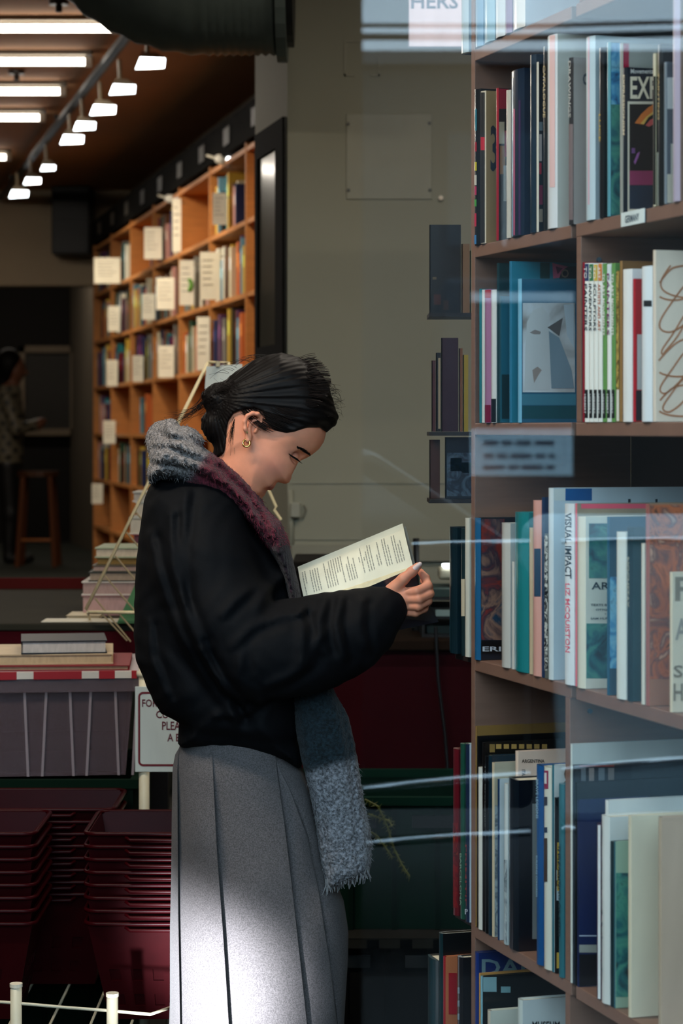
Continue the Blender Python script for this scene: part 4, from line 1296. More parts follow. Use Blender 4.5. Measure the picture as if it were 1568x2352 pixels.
# tall framed poster on the pillar's left flank
pa, pb = np.array([-0.179, 7.5, 0]), np.array([-0.307, 8.06, 0])
pd = (pb - pa) / np.linalg.norm(pb - pa)
pn = np.array([-pd[1], pd[0], 0])
if pn[1] > 0:
    pn = -pn
z0, z1 = 1.45 - (830 - HY) / F * 7.55, 1.45 + (HY - 268) / F * 7.5
o = pa + pd * 0.0 + pn * 0.003
t = thing('framed_poster', 'tall narrow black-framed poster on the flank of the grey pillar', 'picture', o + UP * z0)
L = 0.50
MB().box(o + UP * z0, pd * L, pn * 0.006, UP * (z1 - z0), (96, 94, 84)).build('sheet', GLOSS, t)
for (s, w_, za, zb) in ((0.0, 0.13, z0, z1), (L - 0.05, 0.05, z0, z1), (0.13, L - 0.18, z1 - 0.09, z1), (0.13, L - 0.18, z0, z0 + 0.06)):
    MB().box(o + pd * s + UP * za, pd * w_, pn * 0.014, UP * (zb - za), (10, 10, 10)).build('frame_bar', bpy.data.materials['matt_black_rail'], t)

# round spiral duct
t = thing('spiral_duct', 'big dark round spiral ventilation duct under the ceiling beside the pillar', 'duct', V(450, 0, 6.75))
Zd = 6.75
rd = 0.30
cz = V(0, 122, Zd)[2] + rd
P, rs = [], []
xr = V(636, 0, Zd)[0]
xl = V(470, 0, Zd)[0]
n = 40
for i in range(n + 1):
    s = i / n
    if s < 0.45:
        x = xr + (xl - xr) * (s / 0.45)
        P.append((x, Zd, cz))
    else:
        a = (s - 0.45) / 0.55 * math.pi / 2
        P.append((xl - 0.30 * math.sin(a), Zd, cz + 0.30 * (1 - math.cos(a))))
    rs.append(rd + (0.006 if i % 2 else -0.002))
P.append((P[-1][0] - 0.0, P[-1][1] + 0.0, 3.198))
rs.append(rd)
M_DUCT = mat('dull_duct_metal', (92, 102, 98), rough=0.45, metal=0.6, noise=0.15, nscale=12)
MB().tube(P, rs, 36).build('duct_body', M_DUCT, t, smooth=True)
MB().tube([(xr, Zd, cz), (xr + 0.03, Zd, cz)], rd + 0.025, 36).build('flange', M_DUCT, t)
MB().tube([(xr + 0.03, Zd, cz), (xr + 0.05, Zd, cz)], rd - 0.02, 36, (10, 10, 10)).build('end_plate', PAINTED, t)

# ---------------------------------------------------------------- counter behind the book and the hand
Zk = 6.3
t = thing('counter', 'dark red fronted counter with brown top behind the reading person', 'counter', V(900, 985, Zk) * np.array([1, 1, 0]))
xa, xb = V(560, 0, Zk)[0], V(1420, 0, Zk)[0]
zt_ = V(0, 1470, Zk)[2]
MB().aabb(xa, xb, Zk, Zk + 0.75, zt_ - 0.03, zt_, (30, 20, 12)).build('worktop', MATT, t, bevel=0.004)
z2 = V(0, 1790, Zk)[2]
MB().aabb(xa + 0.02, xb - 0.02, Zk + 0.02, Zk + 0.05, z2, zt_ - 0.03, (44, 5, 11)).build('front_panel', MATT, t)
for x in (xa + 0.03, (xa + xb) / 2, xb - 0.09):
    for y in (Zk + 0.05, Zk + 0.68):
        MB().aabb(x, x + 0.05, y, y + 0.05, 0, zt_ - 0.03, (24, 18, 18)).build('leg', PAINTED, t)
zc_ = zt_
for k, (u0, u1, v0, v1, nm) in enumerate(((972, 1062, 1312, 1346, 'top'), (970, 1066, 1348, 1408, 'middle'), (966, 1070, 1410, 1452, 'bottom'))):
    pass
a, b = V(968, 0, Zk + 0.1), V(1090, 0, Zk + 0.1)
t = thing('letter_trays', 'stacked black letter trays with a grey label on the counter', 'trays', ((a[0] + b[0]) / 2, Zk + 0.2, zt_))
zz = zt_
for k in range(3):
    h = 0.052
    MB().aabb(a[0] + 0.004 * k, b[0], Zk + 0.08, Zk + 0.36, zz, zz + 0.008, (12, 12, 13)).build('tray_floor', PAINTED, t)
    MB().aabb(a[0] + 0.004 * k, a[0] + 0.004 * k + 0.008, Zk + 0.08, Zk + 0.36, zz + 0.008, zz + h, (12, 12, 13)).build('tray_side', PAINTED, t)
    MB().aabb(a[0] + 0.014 + 0.004 * k, b[0] - 0.005, Zk + 0.10, Zk + 0.35, zz + 0.009, zz + 0.03, ((26, 44, 44), (18, 20, 20), (40, 60, 58))[k]).build('paper_stack', PAGES, t)
    zz += h
q0, q1 = V(1000, 1412, Zk + 0.08), V(1034, 1398, Zk + 0.08)
MB().aabb(q0[0], q1[0], Zk + 0.076, Zk + 0.0798, zt_ + 0.06, zt_ + 0.078, (120, 140, 138)).build('label', PRINT, t)
p = V(1006, 1300, Zk + 0.22)
t = thing('desk_lamp', 'small pale desk lamp with a lit slot on the letter trays', 'lamp', (p[0] + 0.03, Zk + 0.22, zz))
MB().aabb(p[0], p[0] + 0.09, Zk + 0.17, Zk + 0.27, zz, zz + 0.034, (150, 146, 126)).build('base', PAINTED, t, bevel=0.008)
MB().aabb(p[0] + 0.012, p[0] + 0.085, Zk + 0.155, Zk + 0.25, zz + 0.034, zz + 0.042, (255, 250, 235)).build('lit_slot', M_LAMP, t, bevel=0.003)
p0, p1 = V(955, 1236, Zk + 0.3), V(958, 1385, Zk + 0.3)
t = thing('desk_phone_arm', 'slender black stand leaning beside the letter trays', 'stand', (p1[0], Zk + 0.3, zt_))
MB().tube([p0, (p0 + p1) / 2, p1 * np.array([1, 1, 0]) + UP * zt_], [0.009, 0.008, 0.010], 8, (10, 11, 12)).build('rod', METAL, t)
MB().tube([p1 * np.array([1, 1, 0]) + UP * zt_, p1 * np.array([1, 1, 0]) + UP * (zt_ + 0.01)], 0.018, 12, (10, 11, 12)).build('foot', METAL, t)
a, b = V(676, 0, Zk + 0.25), V(800, 0, Zk + 0.25)
t = thing('till_box', 'low black till box on the counter behind the open book', 'box', ((a[0] + b[0]) / 2, Zk + 0.3, zt_))
zz = V(0, 1290, Zk + 0.1)[2]
MB().aabb(a[0], b[0] + 0.1, Zk + 0.1, Zk + 0.5, zt_, zz - 0.03, (14, 13, 12)).build('body', MATT, t, bevel=0.006)
MB().aabb(a[0] - 0.004, b[0] + 0.104, Zk + 0.094, Zk + 0.506, zz - 0.03, zz, (20, 18, 15)).build('lid', MATT, t, bevel=0.005)
# hanging cable
P = [V(1000, 1440, Zk - 0.01), V(1006, 1560, Zk - 0.012), V(1022, 1690, Zk - 0.012), V(1030, 1800, Zk - 0.012), V(1030, 2050, Zk - 0.012)]
tag(MB().tube(P, 0.005, 6, (10, 8, 10)).build('hanging_cable', PAINTED), 'thin black cable hanging down the dark red counter front', 'cable')


def crate(u0, u1, v0, v1, Z, dep, col, label, z_floor):
    a, b = V(u0, v1, Z), V(u1, v0, Z)
    t = thing('plastic_crate', label, 'crate', ((a[0] + b[0]) / 2, Z + dep / 2, z_floor))
    z0, z1 = z_floor, b[2]
    h = z1 - z0
    tk = 0.006
    for (x0, x1, y0, y1, nm) in ((a[0], b[0], Z, Z + tk, 'side'), (a[0], b[0], Z + dep - tk, Z + dep, 'side'), (a[0], a[0] + tk, Z + tk, Z + dep - tk, 'side'), (b[0] - tk, b[0], Z + tk, Z + dep - tk, 'side')):
        MB().aabb(x0, x1, y0, y1, z0, z1 - 0.02, col).build(nm, MATT, t)
    mb = MB()
    for (x0, x1, y0, y1) in ((a[0] - 0.012, b[0] + 0.012, Z - 0.012, Z + 0.008), (a[0] - 0.012, b[0] + 0.012, Z + dep - 0.008, Z + dep + 0.012), (a[0] - 0.012, a[0] + 0.008, Z + 0.008, Z + dep - 0.008), (b[0] - 0.008, b[0] + 0.012, Z + 0.008, Z + dep - 0.008)):
        mb.aabb(x0, x1, y0, y1, z1 - 0.02, z1, tuple(int(x * 1.25) for x in col))
    mb.build('rim', MATT, t)
    MB().aabb(a[0] + tk, b[0] - tk, Z + tk, Z + dep - tk, z0, z0 + tk, col).build('base', PAINTED, t)
    k = max(2, int((b[0] - a[0]) / 0.09))
    for i in range(k + 1):
        x = a[0] + (b[0] - a[0] - 0.012) * i / k
        MB().aabb(x, x + 0.012, Z - 0.008, Z, z0, z1 - 0.02, tuple(int(x_ * 0.8) for x_ in col)).build('rib', MATT, t)
    for (f0, f1) in ((0.12, 0.4), (0.6, 0.88)):
        MB().aabb(a[0] + (b[0] - a[0]) * f0, a[0] + (b[0] - a[0]) * f1, Z - 0.009, Z - 0.002, z1 - 0.075, z1 - 0.045, (4, 8, 6)).build('grip_slot', PAINTED, t)
    return t


crate(700, 1110, 1830, 1960, 5.55, 0.45, (8, 32, 24), 'dark green plastic crate under the red counter front', V(0, 2150, 5.5)[2] + 0.0062)
tb_ = crate(690, 1090, 2150, 2300, 5.5, 0.42, (13, 13, 12), 'black plastic crate beneath the green one', 0.0)
# green crate stands on the black crate: a slatted lid between them
a, b = V(700, 0, 5.52), V(1095, 0, 5.52)
t = thing('crate_lid', 'dark grey ribbed lid closing the black crate', 'lid', ((a[0] + b[0]) / 2, 5.75, V(0, 2150, 5.5)[2]))
z_ = V(0, 2150, 5.5)[2]
MB().aabb(a[0], b[0], 5.455, 5.95, z_ + 0.0006, z_ + 0.005, (26, 26, 23)).build('plate', MATT, t)
for i in range(5):
    x = a[0] + (b[0] - a[0]) * (0.05 + 0.19 * i)
    MB().aabb(x, x + 0.05, 5.455, 5.480, z_ - 0.02, z_ + 0.0006, (34, 34, 30)).build('lid_tab', MATT, t)

# feathery yellow-green sprig hanging beside the scarf
Zg = 5.535
t = thing('fern_sprig', 'drooping yellow-green feathery sprig beside the scarf end', 'plant', V(862, 1860, Zg))
stems = [[(838, 1836), (868, 1852), (890, 1900), (905, 1950), (922, 1985), (940, 2012)], [(842, 1905), (866, 1920), (884, 1945), (900, 1968)], [(846, 1870), (874, 1880), (893, 1884), (900, 1898)]]
M_FERN = mat('fern_green', (66, 72, 18), rough=0.6, noise=0.3, nscale=60)
for P in stems:
    pts = [V(u, v, Zg - 0.012 * i) for i, (u, v) in enumerate(P)]
    MB().tube(pts, 0.0025, 5).build('stem', M_FERN, t)
    mb = MB()
    for p, q in zip(pts[:-1], pts[1:]):
        for s in np.linspace(0, 1, 22):
            c = p + (q - p) * s
            d = rng.normal(size=3)
            d[2] -= 0.3
            d = d / np.linalg.norm(d) * rng.uniform(0.008, 0.016)
            mb.tube([c, c + d], [0.0012, 0.0003], 3, cap=False)
    o = mb.build('needles', M_FERN, t)
    o['kind'] = 'stuff'

# ---------------------------------------------------------------- left foreground: table, stacks, rack, tote, sign, baskets
# red-edged table with a stack of books
Zt = 6.0
zt_ = V(0, 1432, Zt)[2]
xa, xb = V(-420, 0, Zt)[0], V(330, 0, Zt)[0]
yb = Zt + 1.3
t = thing('display_table', 'long display table with grey top and dark red sides behind the tote', 'table', (xa / 2 + xb / 2, Zt + 0.6, 0))
MB().aabb(xa, xb + 0.1, Zt, yb, zt_ - 0.02, zt_, (48, 46, 38)).build('table_top', MATT, t, bevel=0.004)
MB().aabb(xa, xb + 0.1, Zt + 0.005, Zt + 0.025, zt_ - 0.14, zt_ - 0.02, (60, 8, 16)).build('front_apron', MATT, t)
MB().aabb(xa, xb + 0.1, yb, yb + 0.02, zt_ - 0.02, zt_ + 0.035, (80, 24, 22)).build('back_lip', MATT, t)
for x in (xa + 0.05, xb):
    for y in (Zt + 0.05, yb - 0.1):
        MB().aabb(x, x + 0.06, y, y + 0.06, 0, zt_ - 0.02, (20, 16, 16)).build('leg', PAINTED, t)


def flat_book(u0, u1, v0, v1, Z, dep, cov, pg, label, z0=None, rot=0.0, group=None):
    """a book lying flat; its fore edge faces the street"""
    a, b = V(u0, v1, Z), V(u1, v0, Z)
    z0 = a[2] if z0 is None else z0
    h = max(0.008, b[2] - a[2])
    w = b[0] - a[0]
    t = thing('stacked_book', label, 'book', (a[0] + w / 2, Z + dep / 2, z0), group)
    c = np.array([a[0] + w / 2, Z + dep / 2, 0])
    ca, sa = math.cos(rot), math.sin(rot)
    ex, ey = np.array([ca, sa, 0]), np.array([-sa, ca, 0])
    o = c - ex * w / 2 - ey * dep / 2 + UP * z0
    k = min(0.003, h * 0.18)
    mb = MB()
    mb.box(o, ex * w, ey * dep, UP * k, cov)
    mb.box(o + UP * (h - k), ex * w, ey * dep, UP * k, cov)
    mb.box(o + ey * (dep - 0.003) + UP * k, ex * w, ey * 0.003, UP * (h - 2 * k), cov)
    mb.build('cover', PRINT, t)
    MB().box(o + ex * 0.004 + ey * 0.004 + UP * k, ex * (w - 0.008), ey * (dep - 0.008), UP * (h - 2 * k), pg).build('page_block', PAGES, t)
    return z0 + h


Zq = 6.25
z = zt_ + 0.0006
for (u0, v0, v1, cov, pg, lb) in ((186, 1352, 1398, (150, 110, 110), (176, 140, 136), 'thick pinkish book at the bottom of the table stack'), (186, 1320, 1351, (206, 196, 186), (160, 132, 126), 'white covered book second from the bottom of the table stack'),
                                  (202, 1297, 1319, (40, 44, 40), (150, 130, 112), 'dark covered thick book in the middle of the table stack'), (212, 1281, 1296, (90, 80, 66), (170, 140, 128), 'thin book with pale pages above the dark thick one'),
                                  (222, 1264, 1280, (90, 70, 30), (130, 100, 50), 'brown-paged book near the top of the table stack'), (218, 1240, 1263, (150, 160, 130), (190, 172, 150), 'pale green covered book on top of the table stack')):
    z = flat_book(u0, 420, v0, v1, Zq, 0.24, cov, pg, lb, z, random.uniform(-0.02, 0.02), 'book stack on the display table') + 0.0006
zz = zt_ + 0.0006
for k, (u0, u1, h, cov, pg) in enumerate(((300, 420, 0.1, (30, 60, 110), (60, 70, 100)), (304, 420, 0.10, (130, 30, 50), (90, 50, 60)), (296, 410, 0.05, (210, 204, 190), (190, 178, 160)), (310, 420, 0.045, (190, 190, 180), (190, 178, 160)), (304, 415, 0.03, (200, 196, 186), (170, 160, 150)))):
    a, b = V(u0, 0, 6.75), V(u1, 0, 6.75)
    v1 = HY + (CH - zz) * F / 6.75
    v0 = HY + (CH - zz - h) * F / 6.75
    zz = flat_book(u0, u1, v0, v1, 6.75, 0.2, cov, pg, ['blue book at the bottom of the rear stack', 'crimson book in the rear stack above the blue one', 'white thick book in the rear stack', 'pale grey book in the rear stack', 'thin white book topping the rear stack'][k] + ' on the table', zz, 0, 'rear book stack on the display table') + 0.0006
p = V(150, 1388, 6.2)
flat_book(152, 230, 1384, 1390, 6.15, 0.14, (200, 184, 150), (180, 160, 130), 'thin cream leaflet lying on the table before the stack', zt_ + 0.0006)
a = [V(80, 1421, 6.02), V(300, 1431, 6.02)]
tag(MB().aabb(-0.80, -0.52, 6.03, 6.14, zt_ + 0.0006, zt_ + 0.002, (206, 200, 180)).build('paper_sheet', PRINT), 'white paper sheet lying at the table edge under the wire rack', 'paper')

# white wire A-frame rack
Zr_ = 5.95
t = thing('wire_rack', 'cream wire A-frame display rack behind the person', 'rack', V(260, 1405, Zr_))
WW = (222, 204, 160)
top = V(478, 832, Zr_)
top2 = V(524, 832, Zr_)
bl, br = V(197, 1400, Zr_), V(568, 1400, Zr_)
MB().tube([top, bl, V(203, 1406, Zr_), V(330, 1407, Zr_), V(560, 1407, Zr_), br, top2, top], 0.0045, 8, WW).build('outer_wire', METAL, t, smooth=True)
for (ua, va, ub, vb) in ((330, 1128, 372, 1180), (312, 1176, 400, 1285), (290, 1222, 400, 1352), (264, 1276, 372, 1405), (240, 1322, 312, 1406), (218, 1374, 300, 1474), (234, 1410, 292, 1472), (272, 1408, 320, 1464),
                         (545, 1195, 500, 1260), (548, 1260, 490, 1330)):
    MB().tube([V(ua, va, Zr_), V(ub, vb, Zr_)], 0.0022, 6, (150, 132, 100)).build('cross_wire', METAL, t)
MB().tube([V(615, 1122, Zr_ - 0.02), V(634, 1164, Zr_ - 0.02), V(630, 1172, Zr_ - 0.02), V(645, 1194, Zr_ - 0.02)], 0.004, 6, WW).build('card_clip', METAL, t)
for (ua, ub) in ((201, 206), (540, 550)):
    MB().tube([V(ua, 1406, Zr_), np.array([V(ub, 0, 6.1)[0], 6.1, zt_ + 0.004])], 0.003, 6, WW).build('foot_wire', METAL, t)
a, b = V(470, 905, Zr_ - 0.012), V(560, 838, Zr_ - 0.012)
t = thing('rack_card', 'blank white card clipped on top of the wire rack behind the hair', 'card', ((a[0] + b[0]) / 2, Zr_, a[2]))
MB().add([V(470, 893, Zr_ - 0.012), V(556, 900, Zr_ - 0.012), V(556, 836, Zr_ - 0.012), V(474, 842, Zr_ - 0.012), V(470, 893, Zr_ - 0.009), V(556, 900, Zr_ - 0.009), V(556, 836, Zr_ - 0.009), V(474, 842, Zr_ - 0.009)],
         [(0, 1, 2, 3), (7, 6, 5, 4), (0, 4, 5, 1), (1, 5, 6, 2), (2, 6, 7, 3), (3, 7, 4, 0)], (206, 212, 206)).build('card', PRINT, t)
MB().tube([V(500, 842, Zr_ - 0.018), V(500, 830, Zr_ - 0.018)], 0.006, 6, (190, 180, 150)).build('clip', METAL, t)
# green folded card in the rack
t = thing('green_book', 'dark green book leaning in the wire rack over a black one', 'book', V(300, 1430, 5.98))
p = [V(268, 1432, 5.98), V(360, 1432, 5.98), V(360, 1300, 6.1), V(330, 1300, 6.1)]
q = [x + np.array([0, 0.012, 0.0]) for x in p]
MB().add(p + q, [(0, 1, 2, 3), (7, 6, 5, 4), (0, 4, 5, 1), (1, 5, 6, 2), (2, 6, 7, 3), (3, 7, 4, 0)], (44, 92, 54)).build('cover', PRINT, t)
MB().add([x + np.array([0.004, 0.003, 0.003]) for x in p] + [x + np.array([0.004, 0.009, 0.003]) for x in p], [(0, 1, 2, 3), (7, 6, 5, 4), (0, 4, 5, 1), (1, 5, 6, 2), (2, 6, 7, 3), (3, 7, 4, 0)], (190, 180, 150)).build('page_block', PAGES, t)

# clear plastic tote with a red and white lid edge
Zo = 5.35
M_TOTE = bpy.data.materials.new('frosted_clear_plastic')
M_TOTE.use_nodes = True
nt = M_TOTE.node_tree
b_ = nt.nodes['Principled BSDF']
b_.inputs['Base Color'].default_value = (*lin((104, 86, 90)), 1)
b_.inputs['Roughness'].default_value = 0.35
b_.inputs['Alpha'].default_value = 0.55
aL, aR = V(-260, 1800, Zo), V(306, 1776, Zo)
z1, z0 = V(0, 1545, Zo)[2], V(0, 1785, Zo)[2]
rot = math.radians(6)
ex, ey = np.array([math.cos(rot), math.sin(rot), 0]), np.array([-math.sin(rot), math.cos(rot), 0])
w, dp = 0.60, 0.42
o = np.array([aR[0], Zo + 0.02, 0]) - ex * w
t = thing('storage_tote', 'frosted clear storage tote with red and white taped lid edge', 'storage box', o + ex * w / 2 + ey * dp / 2 + UP * z0)
h = z1 - z0
tp_ = 0.02                                            # walls lean out towards the top
for (pa_, pb_) in ((0, 1), (1, 2), (2, 3), (3, 0)):
    bc = [o + ex * tp_ + ey * tp_, o + ex * (w - tp_) + ey * tp_, o + ex * (w - tp_) + ey * (dp - tp_), o + ex * tp_ + ey * (dp - tp_)]
    tc_ = [o, o + ex * w, o + ex * w + ey * dp, o + ey * dp]
    c = o + ex * w / 2 + ey * dp / 2
    P = [bc[pa_] + UP * z0, bc[pb_] + UP * z0, tc_[pb_] + UP * (z1 - 0.01), tc_[pa_] + UP * (z1 - 0.01)]
    Q = [x + (c + UP * x[2] - x) * 0.012 for x in P]
    MB().add(P + Q, [(0, 1, 2, 3), (7, 6, 5, 4), (0, 4, 5, 1), (1, 5, 6, 2), (2, 6, 7, 3), (3, 7, 4, 0)]).build('wall', M_TOTE, t)
MB().box(o + ex * 0.024 + ey * 0.024 + UP * z0, ex * (w - 0.048), ey * (dp - 0.048), UP * 0.006, (70, 70, 74)).build('base', PAINTED, t)
MB().box(o - ex * 0.012 - ey * 0.012 + UP * (z1 - 0.008), ex * (w + 0.024), ey * (dp + 0.024), UP * 0.008, (170, 158, 160)).build('lid', PAINTED, t)
MB().box(o - ex * 0.014 - ey * 0.014 + UP * (z1 - 0.045), ex * (w + 0.028), ey * 0.006, UP * 0.04, (176, 160, 160)).build('lid_skirt', M_TOTE, t)
for k, (u0, u1) in enumerate(((-80, 40), (78, 187), (226, 262), (300, 312))):
    s0, s1 = (V(u0, 0, Zo)[0] - o[0]) / ex[0], (V(u1, 0, Zo)[0] - o[0]) / ex[0]
    s0 = max(s0, -0.01)
    s1 = min(s1, w + 0.012)
    MB().box(o + ex * s0 - ey * 0.018 + UP * (z1 - 0.014), ex * (s1 - s0), ey * 0.01, UP * 0.018, (150, 16, 26)).build('red_tape', PAINTED, t)
for (u0, u1) in ((40, 78), (187, 226), (262, 300)):
    s0, s1 = (V(u0, 0, Zo)[0] - o[0]) / ex[0], (V(u1, 0, Zo)[0] - o[0]) / ex[0]
    MB().box(o + ex * s0 - ey * 0.017 + UP * (z1 - 0.013), ex * (s1 - s0), ey * 0.009, UP * 0.016, (206, 196, 184)).build('white_tape', PAINTED, t)
for u in (62, 94, 165, 195, 268, 300):
    s = (V(u, 0, Zo)[0] - o[0]) / ex[0]
    MB().box(o + ex * s + ey * 0.018 + UP * z0, ex * 0.006, -ey * 0.004, UP * (h - 0.045) - ey * 0.018 + ex * (0.01 if u in (94, 195, 300) else -0.008), (150, 134, 136)).build('rib', PAINTED, t)
zfill = z0 + 0.055
MB().box(o + ex * 0.04 + ey * 0.04 + UP * (z0 + 0.007), ex * (w - 0.08), ey * (dp - 0.08), UP * 0.05, (30, 50, 54)).build('tote_contents', PAGES, t)
# books lying on the tote
zz = z1 + 0.0004
zz = flat_book(-200, 286, 1524, 1536, Zo + 0.03, 0.3, (120, 18, 30), (150, 120, 96), 'thin red covered book lying on the tote lid', zz, 0.07, 'books on the tote lid') + 0.0004
zz = flat_book(-160, 246, 1500, 1524, Zo + 0.05, 0.26, (190, 166, 130), (190, 166, 130), 'cream paperback in the middle of the pile on the tote', zz, 0.10, 'books on the tote lid') + 0.0004
zz = flat_book(36, 232, 1476, 1506, Zo + 0.06, 0.2, (14, 20, 30), (196, 186, 178), 'black covered book on top of the pile on the tote', zz, 0.14, 'books on the tote lid')

# dark green crate that carries the tote
aL, aR = V(-300, 0, Zo), V(322, 0, Zo)
crate(-300, 306, 1790, 1900, Zo - 0.02, 0.5, (6, 22, 14), 'very dark green crate carrying the frosted tote', 0.0)

# white pole with the sign board
Zs = 5.315
xp = V(331, 0, Zs)[0]
t = thing('sign_pole', 'white round pole beside the tote carrying the customer notice', 'pole', (xp, Zs, 0))
MB().tube([(xp, Zs, 0.012), (xp, Zs, V(0, 1505, Zs)[2])], 0.0125, 14, (214, 204, 176)).build('post', METAL, t, smooth=True)
zc_ = V(0, 1548, Zs)[2]
MB().tube([(xp, Zs, zc_ - 0.006), (xp, Zs, zc_ + 0.006)], 0.018, 14, (214, 204, 176)).build('collar', METAL, t, smooth=True)
MB().tube([(xp, Zs, 0), (xp, Zs, 0.012)], 0.02, 14, (60, 58, 54)).build('base', METAL, t)
ys = Zs - 0.018
P = lambda u, v, d=0.0: V(u, v, ys - d)
a, b = P(310, 1773), P(470, 1577)
t = thing('notice_sign', 'white notice with dark red rounded border reading FOR and PLEASE', 'sign', ((a[0] + b[0]) / 2, ys, a[2]))
MB().aabb(a[0], b[0], ys, ys + 0.004, a[2], b[2], (206, 214, 208)).build('board', PRINT, t, bevel=0.001)
mb = MB()
pts = []
x0, x1, zA, zB = P(317, 0)[0], P(463, 0)[0], P(0, 1760)[2], P(0, 1589)[2]
r_ = 0.012
for (cx_, cz_, a0) in ((x1 - r_, zB - r_, 0), (x0 + r_, zB - r_, 90), (x0 + r_, zA + r_, 180), (x1 - r_, zA + r_, 270)):
    for q in range(0, 91, 15):
        an = math.radians(a0 + q)
        pts.append(((cx_ + r_ * math.cos(an), cz_ + r_ * math.sin(an)), (cx_ + (r_ - 0.005) * math.cos(an), cz_ + (r_ - 0.005) * math.sin(an))))
for (p_, q_), (p2, q2) in zip(pts, pts[1:] + pts[:1]):
    mb.quad([(q_[0], ys - 0.0006, q_[1]), (q2[0], ys - 0.0006, q2[1]), (p2[0], ys - 0.0006, p2[1]), (p_[0], ys - 0.0006, p_[1])], (110, 24, 34))
mb.build('border', PRINT, t)
mb = MB()
for (s, u0, v0, u1, v1) in (('FOR', 326, 1606, 362, 1624), ('CU', 358, 1632, 386, 1650), ('PLEASE', 372, 1657, 432, 1677), ('A B', 384, 1685, 414, 1703)):
    q = P(u0, v1, 0.0008)
    put_text(mb, s, q, (P(u1, v1)[0] - q[0], 0, 0), (0, 0, P(u0, v0)[2] - q[2]), (96, 26, 40))
mb.build('lettering', PRINT, t)

# nested red shopping baskets in three stacks
M_BASK = mat('dark_red_basket_plastic', (42, 3, 6), rough=0.35, noise=0.08, nscale=30, spec=0.08)


def make_basket(label, group):
    t = thing('shopping_basket', label, 'basket', (0, 0, 0), group)
    L_, D_, H_ = 0.36, 0.27, 0.21
    tp2 = 0.042
    # body: four slotted walls and a base
    for s in (-1, 1):
        for ax in (0, 1):
            mb = MB()
            n = 14 if ax == 0 else 10
            rows = [0.0, 0.03, 0.055, 0.085, 0.11, 0.14, H_ - 0.035, H_]
            for i in range(n):
                for j in range(len(rows) - 1):
                    if j in (1, 3) and i % 2 == 1 and 0 < i < n - 1:
                        continue
                    za, zb = rows[j], rows[j + 1]

                    def pt(f, zz_):
                        k = 1 - (1 - zz_ / H_)
                        ex_, ey_ = L_ / 2 - tp2 * (1 - k), D_ / 2 - tp2 * (1 - k)
                        return ((-ex_ + 2 * ex_ * f, s * ey_, zz_) if ax == 0 else (s * ex_, -ey_ + 2 * ey_ * f, zz_))
                    q = [pt(i / n, za), pt((i + 1) / n, za), pt((i + 1) / n, zb), pt(i / n, zb)]
                    if (s > 0) == (ax == 0):
                        q = q[::-1]
                    mb.quad(q)
            ob = mb.build('slotted_side', M_BASK, t)
            sd = ob.modifiers.new('thickness', 'SOLIDIFY')
            sd.thickness = 0.002
            sd.offset = -1
    MB().aabb(-L_ / 2 + tp2, L_ / 2 - tp2, -D_ / 2 + tp2, D_ / 2 - tp2, 0, 0.004).build('base', M_BASK, t)
    ring = []
    for (sx, sy) in ((-1, -1), (1, -1), (1, 1), (-1, 1)):
        for q in range(0, 91, 30):
            an = math.radians({(-1, -1): 180, (1, -1): 270, (1, 1): 0, (-1, 1): 90}[(sx, sy)] + q)
            ring.append((sx * (L_ / 2 - 0.02) + 0.026 * math.cos(an), sy * (D_ / 2 - 0.02) + 0.026 * math.sin(an), H_))
    ring.append(ring[0])
    MB().tube(ring, 0.0045, 8, cap=False).build('rim', M_BASK, t, smooth=True)
    for s in (-1, 1):
        MB().tube([(-0.10, s * (D_ / 2 + 0.006), H_ - 0.006), (-0.09, s * (D_ / 2 + 0.012), H_ - 0.012), (0.09, s * (D_ / 2 + 0.012), H_ - 0.012), (0.10, s * (D_ / 2 + 0.006), H_ - 0.006)], 0.004, 6).build('handle', M_BASK, t, smooth=True)
    return t


proto = make_basket('x', 'nested red shopping baskets')
first = True
SPOT = [((0, 1916), 4.72, 'right', -0.350), ((0, 1916), 4.72, 'left', -0.825), ((0, 1892), 5.02, 'rear', -0.69)]
stepz = 0.0268
zbase = V(0, 1916, 4.72)[2] - 0.21 - stepz * 7
for (uv, Z, nm, xc_) in SPOT:
    p = V(uv[0], uv[1], Z)
    p[0] = xc_
    p[2] = zbase + 0.21 + stepz * 7
    st_ = stepz
    for k in range(8):
        zz = p[2] - 0.21 - st_ * k
        o_ = proto if first else copy_tree(proto)
        first = False
        o_.location = (p[0], Z + 0.14, zz)
        pos = 'topmost' if k == 0 else ('bottom' if k == 7 else ['', 'second', 'third', 'fourth', 'fifth', 'sixth', 'seventh'][k])
        whr = {'right': 'the stack beside the grey skirt', 'left': 'the stack by the capped rack posts', 'rear': 'the rear stack under the green crate'}[nm]
        o_['label'] = '%s red shopping basket%s in %s' % (pos, '' if k in (0, 7) else ' from the top', whr)
        o_['group'] = 'nested red shopping baskets'

# cream wire stand that holds the baskets
Zp = 4.5
WP = (200, 190, 164)
t = thing('basket_stand', 'cream capped-post wire stand holding the red basket stacks', 'stand', (V(150, 0, Zp)[0], Zp + 0.2, 0))
for (u, v, Z) in ((37, 2262, 4.5), (258, 2284, 4.48), (392, 2240, 5.31), (-60, 2230, 5.31)):
    p = V(u, v, Z)
    po = MB().tube([(p[0], Z, 0), (p[0], Z, p[2])], 0.0115, 14, WP).build('post', METAL, t, smooth=True)
    MB().tube([(p[0], Z, p[2] - 0.004), (p[0], Z, p[2] + 0.003)], 0.0128, 14, (226, 214, 190)).build('cap', METAL, po)
W1 = [V(-60, 2297, 4.5), V(37, 2304, 4.5), V(150, 2314, 4.49), V(258, 2322, 4.48), V(345, 2330, 4.47), V(380, 2318, 4.57), V(396, 2312, 4.66)]
MB().tube(W1, 0.0032, 8, WP).build('rail_wire', METAL, t, smooth=True)
